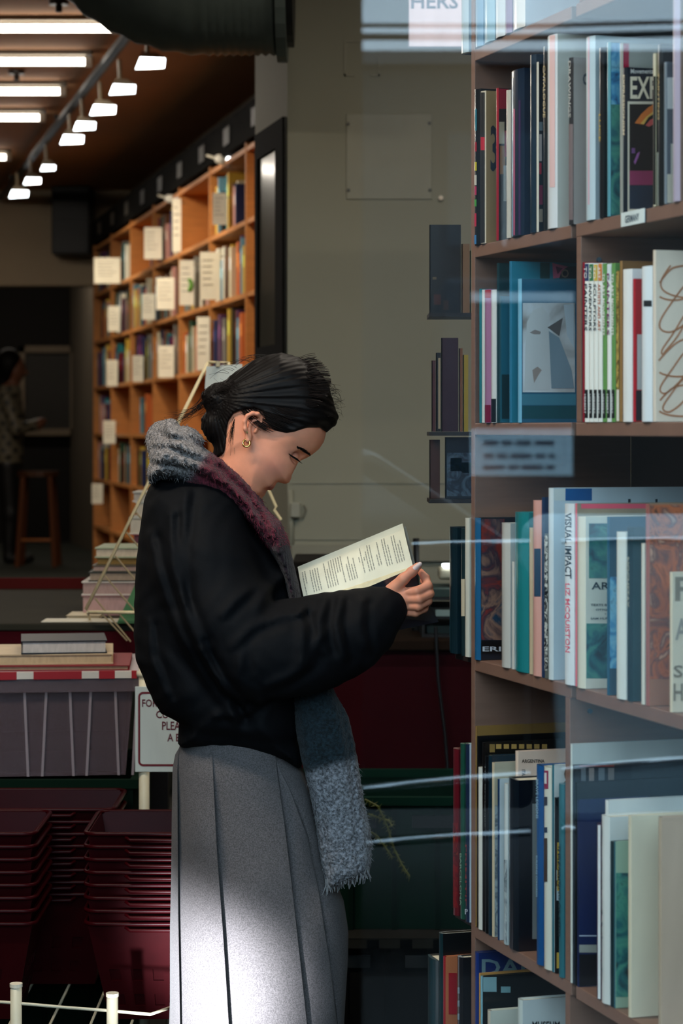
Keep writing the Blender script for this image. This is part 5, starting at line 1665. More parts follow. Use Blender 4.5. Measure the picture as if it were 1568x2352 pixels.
zsh = zbase
for k in range(7):
    x = -0.95 + k * 0.085
    MB().tube([(x, 4.5, zsh - 0.0045), (x, 5.31, zsh - 0.0045)], 0.003, 6, WP).build('shelf_wire', METAL, t)

# ---------------------------------------------------------------- the reading person
ZW = 4.5


def Wp(u, v, y=0.0):
    return V(u, v, ZW + y)


def poly(pts, y=0.0):
    return [(Wp(u, v, y)[0], Wp(u, v, y)[2]) for u, v in pts]


person = thing('person', 'person in black jacket, checked scarf and grey pleated skirt reading an open book', 'person', (Wp(560, 0)[0], ZW, 0))

HAIRSIL = [(750, 992), (771, 979), (777, 957), (764, 921), (757, 894), (744, 867), (720, 840), (685, 820), (645, 811), (615, 816), (585, 829), (558, 846), (534, 866), (515, 884), (500, 910), (496, 950), (500, 985), (515, 1025), (560, 1045), (640, 1030), (720, 1015)]
BUN = [(522, 876), (492, 879), (474, 891), (462, 906), (465, 926), (474, 944), (462, 962), (462, 985), (476, 1010), (498, 1030), (520, 1042), (538, 1010), (545, 950), (545, 905)]
HAIRREG = [(800, 960), (790, 760), (560, 740), (420, 850), (430, 1010), (500, 1052), (518, 1040), (522, 1014), (524, 985), (528, 968), (540, 950), (558, 943), (585, 938), (606, 946), (614, 970), (632, 989), (660, 995), (676, 992), (705, 983), (735, 982), (750, 994)]
FACE = [(750, 985), (748, 997), (744, 1014), (733, 1031), (716, 1045), (704, 1052), (692, 1057), (685, 1062), (678, 1070), (673, 1080), (670, 1091), (668, 1101), (664, 1108), (657, 1111), (648, 1109), (638, 1107), (634, 1111), (631, 1117), (628, 1122), (622, 1127), (616, 1126), (611, 1127), (610, 1132), (606, 1139), (602, 1141), (600, 1147), (592, 1156), (576, 1156),
        (560, 1142), (548, 1120), (536, 1090), (524, 1060), (505, 1050), (500, 1020), (500, 930), (530, 868), (585, 832), (645, 818), (705, 836), (744, 880), (758, 930), (757, 965)]

g = Grid(Wp(440, 1260) + np.array([0, -0.13, 0]), Wp(800, 780) + np.array([0, 0.13, 0]), 0.0022)
yc = ZW
head = g.inflate(poly(FACE), 0.062, 0.072, yc)
# cheek and jaw fullness, brow ridge
for s in (-1, 1):
    head = smin(head, g.ell((Wp(640, 1060)[0], yc + s * 0.036, Wp(640, 1060)[2]), (0.032, 0.024, 0.03)), 0.02)
    head = smin(head, g.ell((Wp(575, 1075)[0], yc + s * 0.046, Wp(575, 1075)[2]), (0.04, 0.02, 0.04)), 0.02)
    # eye socket, lid
    head = smax(head, -g.ell((Wp(684, 1049, -0.03)[0], yc + s * 0.042, Wp(684, 1049, -0.03)[2]), (0.017, 0.015, 0.012)), 0.008)
    head = smin(head, g.ell((Wp(672, 1046, -0.03)[0], yc + s * 0.030, Wp(672, 1046, -0.03)[2]), (0.0125, 0.0125, 0.0125)), 0.004)
    # ala of the nose and nostril
    head = smin(head, g.ell((Wp(650, 1099)[0], yc + s * 0.011, Wp(650, 1099)[2]), (0.010, 0.008, 0.009)), 0.006)
    head = smax(head, -g.ell((Wp(646, 1106, -0.012)[0], yc + s * 0.011, Wp(646, 1106, -0.012)[2]), (0.0055, 0.004, 0.003)), 0.003)
    # corner fold beside the nose
    head = smax(head, -g.cap((Wp(641, 1090)[0], yc + s * 0.031, Wp(641, 1090)[2]), (Wp(622, 1112)[0], yc + s * 0.032, Wp(622, 1112)[2]), 0.004, 0.002), 0.006)
# mouth line
for s in (-1, 1):
    head = smax(head, -g.cap((Wp(620, 1127)[0], yc, Wp(620, 1127)[2]), (Wp(602, 1117)[0], yc + s * 0.027, Wp(602, 1117)[2]), 0.0022, 0.0016), 0.003)
# neck
head = smin(head, g.cap(Wp(556, 1060), Wp(500, 1180), 0.052, 0.058), 0.02)
skull = head
# near ear (and its twin)
EARO = [(570, 1000), (563, 985), (562, 968), (568, 955), (580, 949), (592, 951), (599, 960), (600, 970)]
for s in (-1, 1):
    ye = s * 0.080
    pts = [Wp(u, v, ye - s * 0.0 + (0.006 * s if 1 <= i <= 5 else 0)) for i, (u, v) in enumerate(EARO)]
    ear = g.chain(pts, [0.0055, 0.0042, 0.004, 0.004, 0.0042, 0.0042, 0.004, 0.0035], 0.003)
    ear = smin(ear, g.cap(Wp(571, 1002, ye - 0.002 * s), Wp(570, 1011, ye), 0.0068, 0.0062), 0.004)       # lobe
    ear = smin(ear, g.chain([Wp(572, 992, ye), Wp(575, 976, ye), Wp(583, 966, ye), Wp(593, 965, ye)], [0.004, 0.0035, 0.0032, 0.003], 0.003), 0.0025)
    ear = smin(ear, g.ell(Wp(580, 978, ye - 0.010 * s), (0.017, 0.006, 0.024)), 0.004)
    ear = smax(ear, -g.ell(Wp(583, 982, ye + 0.006 * s), (0.0065, 0.008, 0.009)), 0.004)
    ear = smin(ear, g.cap(Wp(590, 985, ye - 0.002 * s), Wp(586, 992, ye - 0.003 * s), 0.003, 0.003), 0.003)
    head = smin(head, ear, 0.004)
HV, HQ = nets(g, head)

# hair: a cap that follows the skull, the low bun and the nape
hs = g.inflate(poly(HAIRSIL), 0.066, 0.080, yc)
bun = g.inflate(poly(BUN), 0.036, 0.05, yc)
hs = smin(hs, bun, 0.012)
shell = smin(hs, skull - 0.0045, 0.006)
# combed waves running from the brow back to the knot
X, Y, Zg_ = g.x, g.y, g.z
kn = Wp(488, 915)
ang = np.arctan2(Zg_ - kn[2], X - kn[0] + 0.001)
wav = 0.0006 * np.sin(ang * 46 + 3 * np.sin(Y * 60)) + 0.0005 * np.sin(ang * 97 + Y * 120)
reg = np.broadcast_to(g.poly(poly(HAIRREG)), shell.shape)
hair = smax(shell + wav, reg, 0.006)
KV, KQ = nets(g, hair)

# ---- hand that holds the book (right hand, near the street)
HY_ = -0.10
gh = Grid(Wp(860, 1470, HY_) + np.array([0, -0.08, 0]), Wp(1012, 1275, HY_) + np.array([0, 0.12, 0]), 0.0016)


def hp(u, v, y=0.0):
    return Wp(u, v, HY_ + y)


hand = gh.chain([hp(868, 1406, 0.0), hp(898, 1386, 0.0), hp(922, 1376, 0.0)], [0.024, 0.024, 0.022], 0.01)         # wrist to palm
hand = smin(hand, gh.chain([hp(912, 1374, 0.012), hp(940, 1380, 0.016)], [0.026, 0.02], 0.01), 0.012)
# thumb
hand = smin(hand, gh.chain([hp(900, 1356, -0.006), hp(926, 1330, -0.014), hp(946, 1313, -0.012), hp(959, 1301, -0.008)], [0.0145, 0.0105, 0.0092, 0.0076], 0.006), 0.008)
# index, middle, ring, little finger: each bends back towards the book
fing = [([(924, 1362, -0.006), (958, 1358, -0.018), (982, 1346, -0.010), (977, 1328, 0.006), (966, 1314, 0.012)], 0.0088),
        ([(926, 1376, -0.006), (962, 1376, -0.020), (986, 1364, -0.010), (984, 1348, 0.012), (972, 1334, 0.022)], 0.0088),
        ([(926, 1391, -0.002), (960, 1393, -0.016), (982, 1381, -0.006), (984, 1366, 0.014), (976, 1352, 0.028)], 0.0082),
        ([(924, 1405, 0.004), (954, 1408, -0.006), (974, 1398, 0.002), (979, 1384, 0.018), (974, 1372, 0.030)], 0.0072)]
for P, r in fing:
    hand = smin(hand, gh.chain([hp(*p) for p in P], [r * 1.12, r * 1.05, r * 1.02, r * 0.92, r * 0.78], 0.004), 0.0035)
AV, AQ = nets(gh, hand)
# far hand under the book
gf = Grid(Wp(800, 1470, 0.1) + np.array([0, -0.08, 0]), Wp(960, 1290, 0.1) + np.array([0, 0.12, 0]), 0.003)
fh = gf.chain([Wp(815, 1440, 0.13), Wp(850, 1425, 0.125), Wp(880, 1405, 0.11)], [0.024, 0.025, 0.022], 0.01)
for i, dv in enumerate((0, 14, 28, 42)):
    fh = smin(fh, gf.chain([Wp(872, 1395 + dv, 0.115), Wp(905, 1392 + dv, 0.10), Wp(922, 1384 + dv, 0.07)], [0.009, 0.0085, 0.007], 0.004), 0.004)
fh = smin(fh, gf.chain([Wp(862, 1400, 0.10), Wp(880, 1375, 0.085), Wp(892, 1360, 0.075)], [0.012, 0.0095, 0.008], 0.004), 0.006)
FV, FQ = nets(gf, fh)
# trunk, arms and legs under the clothes
gb = Grid((Wp(300, 0)[0], ZW - 0.26, -0.005), (Wp(930, 0)[0], ZW + 0.26, Wp(0, 1080)[2]), 0.012)
body = gb.chain([Wp(500, 1150), Wp(470, 1350), Wp(520, 1600), Wp(540, 1760)], [0.06, 0.085, 0.085, 0.075], 0.05)
for s in (-1, 1):
    body = smin(body, gb.chain([Wp(476, 1215, 0.11 * s), Wp(590, 1500, 0.17 * s), Wp(880, 1400, HY_ if s < 0 else 0.13)], [0.04, 0.036, 0.028], 0.02), 0.02)
    body = smin(body, gb.chain([Wp(540, 1790, 0.055 * s), np.array([Wp(550, 0)[0] + 0.02 * s, ZW + 0.085 * s, 0.50]), np.array([Wp(535, 0)[0] + 0.05 * s, ZW + 0.09 * s, 0.09])], [0.06, 0.05, 0.038], 0.02), 0.03)
    a0 = np.array([Wp(535, 0)[0] + 0.05 * s, ZW + 0.09 * s, 0.045])
    body = smin(body, gb.cap(a0, a0 + np.array([0.15, 0, -0.012]), 0.043, 0.03), 0.02)
TV, TQ = nets(gb, body)


def skin_col(w):
    n = len(w)
    c = np.tile(np.array(lin((234, 154, 120))), (n, 1))
    u = CX + F * w[:, 0] / w[:, 1]
    v = HY - F * (w[:, 2] - CH) / w[:, 1]

    def blob(cu, cv, ru, rv, col, k):
        nonlocal c
        a = np.exp(-(((u - cu) / ru) ** 2 + ((v - cv) / rv) ** 2)) * k
        c = c * (1 - a[:, None]) + np.array(lin(col)) * a[:, None]
    blob(622, 1121, 9, 6, (150, 66, 66), 0.9)
    blob(608, 1130, 8, 6, (150, 70, 68), 0.6)
    blob(625, 1075, 34, 26, (206, 128, 112), 0.45)
    blob(664, 1102, 10, 9, (196, 124, 108), 0.4)
    blob(672, 1040, 14, 6, (150, 100, 90), 0.5)
    blob(583, 960, 26, 12, (200, 120, 96), 0.4)
    blob(960, 1340, 40, 40, (200, 132, 112), 0.4)
    dark = w[:, 2] < 0.16
    c[dark] = lin((14, 12, 12))
    return c


M_SKIN = mat('skin', (0, 0, 0), rough=0.5, attr=True, noise=0.05, nscale=60, sss=0.12, bump=0.05, bscale=500)
surf('body', [(HV, HQ), (AV, AQ), (FV, FQ), (TV, TQ)], M_SKIN, person, skin_col)

def skin_y(u, v, rad=5.0, fallback=-0.05):
    """sideways offset of the near skin surface at a picture point"""
    k = (np.abs(HU - u) < rad) & (np.abs(HW - v) < rad)
    return float(HV[k, 1].min() - ZW) if k.any() else fallback


HU = CX + F * HV[:, 0] / HV[:, 1]
HW = HY - F * (HV[:, 2] - CH) / HV[:, 1]
# hair material: strands by a stretched noise around the knot
M_HAIR = mat('black_brown_hair', (12, 8, 7), rough=0.55, noise=0.5, nscale=40, stretch=(1, 1, 4), spec=0.14)
hair_o = surf('hair', [(KV, KQ)], M_HAIR, person)


def strands(defs, r, name, m, parent, seg=9):
    mb = MB()
    for P in defs:
        P = [np.array(p) for p in P]
        pts = []
        n = len(P)
        for i in range(seg + 1):                      # Bezier through control points
            t_ = i / seg
            q = [p.copy() for p in P]
            for k in range(n - 1):
                q = [q[j] * (1 - t_) + q[j + 1] * t_ for j in range(len(q) - 1)]
            pts.append(q[0])
        mb.tube(pts, [r * (1 - 0.6 * i / seg) for i in range(seg + 1)], 3, cap=False)
    o = mb.build(name, m, parent, smooth=True)
    o['kind'] = 'stuff'
    return o


S_ = []
for k in range(46):                                    # loose wisps round the knot, the nape and the brow
    j = lambda s: rng.normal(0, s)
    S_.append([Wp(486 + j(8), 905 + j(10), j(0.02)), Wp(450 + j(8), 950 + j(6), -0.02 + j(0.02)), Wp(405 + j(16), 962 + j(12), -0.02 + j(0.03))])
for k in range(30):
    S_.append([Wp(548 + j(8), 958 + j(4), -0.066), Wp(528 + j(6), 985 + j(6), -0.064), Wp(532 + j(8), 1028 + j(12), -0.062 + j(0.004))])
for k in range(70):
    a = rng.uniform(0, 1)
    u, v = 752 + 22 * math.sin(a * 3) + j(3), 985 - 110 * a
    S_.append([Wp(u - 14, v, j(0.03)), Wp(u + 8, v + j(8), j(0.03)), Wp(u + 6 + j(8), v + 8 + j(8), j(0.03))])
for k in range(40):
    a = rng.uniform(0, 1)
    u, v = 520 + 200 * a, 872 - 62 * math.sin(a * math.pi * 0.75 + 0.3)
    S_.append([Wp(u, v + 8, j(0.02)), Wp(u - 18, v - 2 + j(3), j(0.02)), Wp(u - 40 + j(6), v + 14 + j(5), j(0.02))])
for k in range(12):
    S_.append([Wp(612 + j(6), 982 + j(3), -0.071), Wp(625 + j(5), 1003 + j(5), -0.069), Wp(617 + j(5), 1018 + j(7), -0.066)])
strands(S_, 0.00045, 'loose_strands', M_HAIR, hair_o)
S_ = []
for k in range(260):                                   # combed strands lying on the cap
    a = rng.uniform(-0.15, 1.0)
    u0, v0 = 640 + 120 * math.sin(a * 2.4), 985 - 165 * max(a, 0) + rng.normal(0, 4)
    y0 = -0.083 * math.sqrt(max(0.02, 1 - (max(a, 0)) ** 2)) - 0.001
    S_.append([Wp(u0, v0, y0 * 0.96), Wp(u0 - 60, v0 - 20 + 20 * a, y0 * 1.08), Wp(560, 905 + rng.normal(0, 16), -0.062), Wp(500 + rng.normal(0, 8), 905 + rng.normal(0, 14), -0.045)])
strands(S_, 0.0006, 'combed_strands', mat('hair_sheen', (22, 15, 12), rough=0.5, noise=0.3, nscale=40, spec=0.12), hair_o, 12)

# brows and lashes
S_ = []
for k in range(110):
    a = rng.uniform(0, 1)
    u, v = 684 + 25 * a, 1027 + 16 * a ** 1.3
    y0 = skin_y(u, v, 4) - 0.0004
    y1 = skin_y(u + 5, v + 3, 4, y0) - 0.0008
    S_.append([Wp(u - 3, v + rng.normal(0, 1.6), y0), Wp(u + 2, v + rng.normal(0, 1.8), y0 - 0.001), Wp(u + 5, v + 3 + rng.normal(0, 1.8), y1)])
strands(S_, 0.0007, 'eyebrow', M_HAIR, person, 4)
S_ = []
for k in range(60):
    a = rng.uniform(0, 1)
    u, v = 663 + 20 * a, 1042 + 12 * a
    y0 = skin_y(u, v, 4) - 0.0002
    S_.append([Wp(u, v, y0), Wp(u + 4, v + 5, y0 - 0.004), Wp(u + 7 + 4 * a, v + 8 + 3 * a, y0 - 0.004)])
strands(S_, 0.0008, 'eyelashes', M_HAIR, person, 4)
# finger nail
gn = Grid(hp(938, 1320) + np.array([0, -0.04, 0]), hp(974, 1285) + np.array([0, 0.02, 0]), 0.0008)
c_ = (hp(950, 1309, -0.016) + hp(965, 1296, -0.012)) / 2
dn = hp(965, 1296) - hp(950, 1309)
nail = gn.cap(hp(951, 1307, -0.0155), hp(964, 1296, -0.0125), 0.0056, 0.0046)
NV, NQ = nets(gn, nail)
surf('thumb_nail', [(NV, NQ)], mat('pale_nail', (232, 206, 200), rough=0.2, noise=0.0, coat=0.5), person)
# earrings
c_ = Wp(566, 1018, -0.086)
ring = [c_ + np.array([0.0068 * math.cos(a), 0.004 * math.sin(a), 0.0068 * math.sin(a)]) for a in np.linspace(0, 2 * math.pi, 21)]
M_GOLD = mat('gold', (214, 176, 110), rough=0.2, metal=1.0, noise=0.0)
MB().tube(ring, 0.0023, 8, cap=False).build('hoop_earring', M_GOLD, person, smooth=True)
p = Wp(567, 993, -0.088)
MB().tube([p, p + np.array([0, -0.003, 0])], 0.0018, 8).build('stud_earring', M_GOLD, person)

# ---- jacket
TORSO = [(352, 1108), (345, 1114), (331, 1152), (322, 1219), (313, 1297), (309, 1384), (309, 1456), (314, 1514), (330, 1554), (350, 1600), (370, 1636), (392, 1648), (408, 1660), (411, 1678), (408, 1702), (416, 1713), (455, 1717), (502, 1719), (545, 1725), (589, 1731), (620, 1738), (647, 1744), (690, 1762), (700, 1740), (690, 1690), (700, 1600), (706, 1500), (690, 1400), (668, 1310), (640, 1280), (600, 1225), (560, 1180), (510, 1130), (470, 1100), (430, 1085), (380, 1090)]
gj = Grid((Wp(285, 0)[0], ZW - 0.31, Wp(0, 1790)[2]), (Wp(935, 0)[0], ZW + 0.31, Wp(0, 1060)[2]), 0.0055)
tor = gj.inflate(poly(TORSO), 0.10, 0.175, ZW)
near = gj.chain([Wp(462, 1206, -0.105), Wp(470, 1300, -0.15), Wp(520, 1420, -0.185), Wp(585, 1500, -0.195), Wp(650, 1492, -0.185), Wp(712, 1484, -0.165)], [0.082, 0.084, 0.084, 0.082, 0.083, 0.086], 0.03)
fore = gj.chain([Wp(690, 1484, -0.17), Wp(738, 1472, -0.15), Wp(790, 1456, -0.135), Wp(836, 1430, -0.12), Wp(868, 1406, -0.108)], [0.084, 0.083, 0.077, 0.063, 0.047], 0.025)
cuff = gj.chain([Wp(872, 1405, -0.106), Wp(893, 1392, -0.102)], [0.041, 0.037], 0.01)
far = gj.chain([Wp(462, 1206, 0.105), Wp(520, 1420, 0.17), Wp(600, 1500, 0.18), Wp(740, 1475, 0.16), Wp(812, 1445, 0.14)], [0.082, 0.084, 0.082, 0.078, 0.05], 0.03)
jk = smin(tor, near, 0.035)
jk = smin(jk, smin(fore, cuff, 0.012), 0.02)
jk = smin(jk, far, 0.035)
# hem band: pulled in above the ribbing
hem = gj.poly(poly([(380, 1655), (400, 1640), (700, 1670), (700, 1800), (380, 1800)]))
jk = jk + 0.004 * np.exp(-(gj.line(poly([(385, 1650), (500, 1668), (610, 1680), (700, 1700)])) / 0.012) ** 2)
side = (gj.y < ZW).astype(np.float32)
FOLDS = [([(395, 1180), (405, 1300), (440, 1420), (500, 1530), (560, 1610)], 0.008, 0.010), ([(345, 1230), (375, 1330), (420, 1450), (480, 1560), (540, 1640)], 0.007, 0.012), ([(430, 1130), (420, 1250), (428, 1360), (470, 1450)], 0.006, 0.009),
         ([(520, 1400), (545, 1370), (570, 1350)], 0.005, 0.008), ([(600, 1380), (620, 1350), (650, 1330)], 0.007, 0.012), ([(540, 1470), (580, 1430), (640, 1410), (690, 1400)], 0.006, 0.010), ([(620, 1560), (660, 1545), (710, 1510), (725, 1460)], 0.009, 0.011),
         ([(690, 1400), (700, 1440), (695, 1500)], 0.008, 0.010), ([(745, 1375), (735, 1420), (745, 1480)], 0.008, 0.010), ([(782, 1370), (772, 1420), (790, 1500)], 0.007, 0.009), ([(560, 1480), (555, 1540), (600, 1570)], 0.006, 0.010),
         ([(600, 1600), (560, 1640), (500, 1640)], 0.006, 0.010), ([(470, 1480), (520, 1580), (545, 1650)], 0.006, 0.010), ([(830, 1380), (826, 1430), (838, 1480)], 0.006, 0.008), ([(340, 1430), (345, 1500), (380, 1590)], 0.005, 0.010)]
for P, amp, wd in FOLDS:
    P2 = [(Wp(u, v, -0.15)[0], Wp(u, v, -0.15)[2]) for u, v in P]
    d = gj.line(P2)
    jk = jk - side * (amp * np.exp(-(d / wd) ** 2))
    P3 = [(x + 0.016, z - 0.006) for x, z in P2]
    jk = jk + side * (amp * 0.9 * np.exp(-(gj.line(P3) / wd) ** 2))
# small creases
jk = jk + 0.0012 * np.sin(gj.x * 95 + 3 * np.sin(gj.z * 31)) * np.sin(gj.z * 70 + 2 * np.sin(gj.x * 40))
M_JACKET = mat('black_bomber_cloth', (9, 10, 13), rough=0.75, noise=0.2, nscale=90, bump=0.15, bscale=900, spec=0.12)
jo = surf('jacket', [nets(gj, jk)], M_JACKET, person)
M_RIB = mat('black_ribbing', (14, 14, 16), rough=0.8, noise=0.3, nscale=300, stretch=(1, 1, 0.05))
gc = Grid(Wp(858, 1455, -0.105) + np.array([0, -0.07, 0]), Wp(925, 1335, -0.105) + np.array([0, 0.07, 0]), 0.003)
axd = Wp(893, 1392, -0.102) - Wp(872, 1405, -0.106)
axd = axd / np.linalg.norm(axd)
ribc = gc.cap(Wp(872, 1405, -0.106), Wp(905, 1386, -0.100), 0.0425, 0.0375)
al = (gc.x - Wp(880, 1400, -0.105)[0]) * axd[0] + (gc.y - Wp(880, 1400, -0.105)[1]) * axd[1] + (gc.z - Wp(880, 1400, -0.105)[2]) * axd[2]
ribc = smax(smax(ribc, -al - 0.004, 0.003), al - 0.017, 0.003)
surf('ribbed_cuff', [nets(gc, ribc)], M_RIB, jo)

# ---- scarf
WRAP = [(340, 1086), (348, 1047), (355, 1017), (362, 1004), (378, 1001), (379, 978), (391, 964), (408, 971), (447, 986), (462, 1002), (484, 1034), (512, 1056), (546, 1092), (572, 1120), (592, 1142), (604, 1160), (624, 1182), (645, 1200), (660, 1239), (669, 1275), (675, 1300), (686, 1345), (696, 1392), (680, 1420), (664, 1400), (655, 1340), (640, 1295), (618, 1258), (600, 1230), (579, 1203), (546, 1167), (510, 1137), (474, 1112), (435, 1098), (375, 1101), (345, 1112)]
gs = Grid((Wp(320, 0)[0], ZW - 0.2, Wp(0, 1440)[2]), (Wp(720, 0)[0], ZW + 0.2, Wp(0, 945)[2]), 0.0042)
wr = gs.inflate(poly(WRAP, -0.03), 0.036, 0.135, ZW - 0.03)
loop = None
for i in range(14):                                    # the loop round the neck
    a0, a1 = 2 * math.pi * i / 14, 2 * math.pi * (i + 1) / 14

    def lp(a):
        c = Wp(478, 1072)
        return c + np.array([0.076 * math.cos(a) - 0.012, 0.100 * math.sin(a), -0.062 * math.cos(a) - 0.006])
    q = gs.cap(lp(a0), lp(a1), 0.036, 0.036)
    loop = q if loop is None else np.minimum(loop, q)
wr = smin(wr, loop, 0.02)
for P in ([(352, 1030), (400, 1030), (450, 1052), (480, 1062)], [(372, 1003), (420, 1008), (470, 1036)], [(345, 1066), (400, 1068), (446, 1082)], [(402, 975), (430, 1000), (470, 1030), (500, 1046)], [(500, 1070), (560, 1130), (600, 1190), (630, 1250)], [(455, 1092), (520, 1120), (570, 1170)]):
    wr = wr + 0.006 * np.exp(-(gs.line(poly(P, -0.12)) / 0.0055) ** 2)
wr = wr + 0.0016 * np.sin(gs.x * 300 + gs.z * 210) * np.sin(gs.z * 330 - gs.y * 250)
SW = nets(gs, wr)


def scarf_col(w):
    u = CX + F * w[:, 0] / w[:, 1]
    v = HY - F * (w[:, 2] - CH) / w[:, 1]
    gcol, bcol, pcol = (np.array(lin(c)) for c in ((126, 120, 118), (80, 24, 36), (26, 9, 20)))
    dcol = np.array(lin((40, 52, 62)))
    s1 = 1 / (1 + np.exp(-((u - 468) + (v - 1055) * 0.75) / 5))
    s2 = 1 / (1 + np.exp(-((u - 620) * 0.3 + (v - 1255)) / 6))
    c = gcol * (1 - s1[:, None]) + bcol * s1[:, None]
    c = c * (1 - s2[:, None]) + pcol * s2[:, None]
    s3 = 1 / (1 + np.exp(-(v - 1092 + 0 * u) / 3)) * (1 - s1)
    c = c * (1 - s3[:, None]) + dcol * s3[:, None]
    return c


M_SCARF = mat('fuzzy_wool_check', (0, 0, 0), rough=0.95, attr=True, noise=0.6, nscale=190, bump=0.8, bscale=260, sheen=0.08, contrast=1.6, detail=2)
so = surf('scarf', [SW], M_SCARF, person, scarf_col)

# hanging end
END = [(700, 1540), (756, 1562), (781, 1605), (799, 1645), (810, 1688), (821, 1746), (828, 1797), (837, 1848), (848, 1898), (854, 1935), (851, 1982), (843, 2006), (803, 2020), (765, 2036), (747, 2030), (736, 1971), (723, 1880), (709, 1808), (694, 1753), (680, 1681), (668, 1590), (672, 1540)]
ye = -0.075
ge = Grid((Wp(650, 0)[0], ZW - 0.2, Wp(0, 2060)[2]), (Wp(880, 0)[0], ZW + 0.06, Wp(0, 1500)[2]), 0.0042)
en = ge.inflate(poly(END, ye), 0.03, 0.055, ZW + ye)
en = en + 0.004 * np.exp(-(ge.line(poly([(770, 1580), (800, 1700), (815, 1850), (825, 2000)], ye)) / 0.006) ** 2) + 0.003 * np.exp(-(ge.line(poly([(705, 1600), (730, 1750), (755, 1990)], ye)) / 0.006) ** 2)
en = en + 0.0018 * np.sin(ge.x * 320 + ge.z * 150) * np.sin(ge.z * 360 - ge.y * 250)


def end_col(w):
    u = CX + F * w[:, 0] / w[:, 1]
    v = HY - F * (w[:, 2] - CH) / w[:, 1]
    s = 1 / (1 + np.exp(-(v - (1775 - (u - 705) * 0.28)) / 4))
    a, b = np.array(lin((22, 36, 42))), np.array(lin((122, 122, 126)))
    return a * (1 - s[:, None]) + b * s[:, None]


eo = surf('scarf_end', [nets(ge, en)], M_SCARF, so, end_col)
mb = MB()
M_FRINGE = mat('grey_fringe', (132, 130, 130), rough=0.95, noise=0.3, nscale=200)
for k in range(56):
    a = k / 55
    u, v = 747 + 100 * a, 2034 - 30 * a
    y0 = ye + rng.uniform(-0.035, 0.0)
    mb.tube([Wp(u, v - 14, y0), Wp(u + rng.normal(0, 2), v, y0), Wp(u + rng.normal(0, 5), v + rng.uniform(8, 26), y0 + rng.normal(0, 0.004))], [0.0024, 0.002, 0.0008], 5)
mb.build('fringe', M_FRINGE, so).__setitem__('kind', 'stuff')
# fuzz standing off the wool
ev = nets(ge, en)[0]
wv = SW[0]
for src, nm, cm, cond in ((ev, 'wool_fuzz', M_FRINGE, lambda u, v: v > 1782 - (u - 705) * 0.28), (wv, 'wool_fuzz', M_FRINGE, lambda u, v: (u - 468) + (v - 1055) * 0.75 < 0), (wv, 'wool_fuzz', mat('burgundy_fuzz', (120, 40, 58), rough=0.95, noise=0.3, nscale=200), lambda u, v: ((u - 468) + (v - 1055) * 0.75 > 0) & (v < 1255))):
    u = CX + F * src[:, 0] / src[:, 1]
    v = HY - F * (src[:, 2] - CH) / src[:, 1]
    near_ = src[:, 1] < ZW + 0.02
    I = np.where(cond(u, v) & near_)[0]
    I = rng.choice(I, min(2600, len(I)), replace=False)
    mb = MB()
    for i in I:
        p = src[i]
        d = rng.normal(size=3) * 0.004
        d[1] = -abs(d[1]) - 0.001
        d[2] -= 0.002
        w_ = np.array([0.0005, 0, 0.0003])
        mb.add([p - w_, p + w_, p + d], [(0, 1, 2)])
    mb.build(nm, cm, so).__setitem__('kind', 'stuff')

# ---- pleated skirt
LV = [1690, 1716, 1740, 1770, 1810, 1860, 1920, 1990, 2070, 2150, 2230, 2310, 2400, 2470]
def lerp(tab, v):
    vs, xs = zip(*tab)
    return float(np.interp(v, vs, xs))
XL = [(1690, 418), (1713, 414), (1733, 402), (1765, 396), (1899, 394), (2011, 393), (2138, 390), (2298, 390), (2470, 384)]
XR = [(1690, 668), (1737, 672), (1762, 692), (1813, 715), (1915, 738), (2011, 764), (2075, 790), (2140, 800), (2202, 799), (2282, 794), (2352, 790), (2470, 800)]
PL = [[(1690, 411), (1760, 409), (2075, 412), (2470, 420)], [(1690, 489), (1720, 490), (1915, 501), (2075, 514), (2200, 523), (2352, 533), (2470, 541)],
      [(1690, 630), (1737, 635), (1883, 657), (2042, 677), (2170, 692), (2352, 712), (2470, 724)], [(1690, 632), (1737, 637), (1794, 667), (1899, 706), (2011, 731), (2170, 757), (2330, 775), (2470, 788)]]
BD = [(1690, 0.115), (1760, 0.145), (1900, 0.175), (2150, 0.20), (2470, 0.225)]
vs_, fs_ = [], []
NP = 13
cols = None
rows_ = []
for v in np.linspace(1690, 2470, 56):
    xl, xr, b = lerp(XL, v), lerp(XR, v), lerp(BD, v)
    xc, a = (xl + xr) / 2, (xr - xl) / 2
    edges = [xl] + [min(max(lerp(P, v), xl + 2), xr - 2) for P in PL] + [xr]
    ring = []
    grow = min(1.0, (v - 1690) / 160.0)
    for s in range(len(edges) - 1):
        for k in range(NP):
            f = k / (NP - 1)
            u = edges[s] + (edges[s + 1] - edges[s]) * f
            cth = np.clip((u - xc) / a, -1, 1)
            sth = math.sqrt(max(0, 1 - cth * cth)) ** 0.8
            d = (-0.016 + 0.026 * f ** 0.7) * grow if 0 < s or f > 0.5 else 0.0
            d *= min(1, sth * 2.5)
            bl = 0.004 * math.sin(3.0 * v / 100 + s * 2.1) * math.sin(math.pi * f) * grow
            p = Wp(u, v, 0)
            yy = -(b * sth) - d - bl
            q = Wp(u, v, yy * 0.0)
            ring.append((q[0] * (ZW + yy * 0.7) / ZW, ZW + yy, q[2]))
    for k in range(1, 40):                             # far side with regular pleats
        th = math.pi * k / 40
        u = xc + a * math.cos(th)
        q = Wp(u, v)
        d = 0.012 * ((k % 8) / 8.0 - 0.5) * grow
        ring.append((q[0], ZW + (b + d) * math.sin(th) ** 0.8, q[2]))
    rows_.append(ring)
n = len(rows_[0])
for r_ in rows_:
    vs_.extend(r_)
for i in range(len(rows_) - 1):
    for k in range(n):
        k2 = (k + 1) % n
        fs_.append((i * n + k, i * n + k2, (i + 1) * n + k2, (i + 1) * n + k))
fs_.append(tuple(range(n)))
mb = MB()
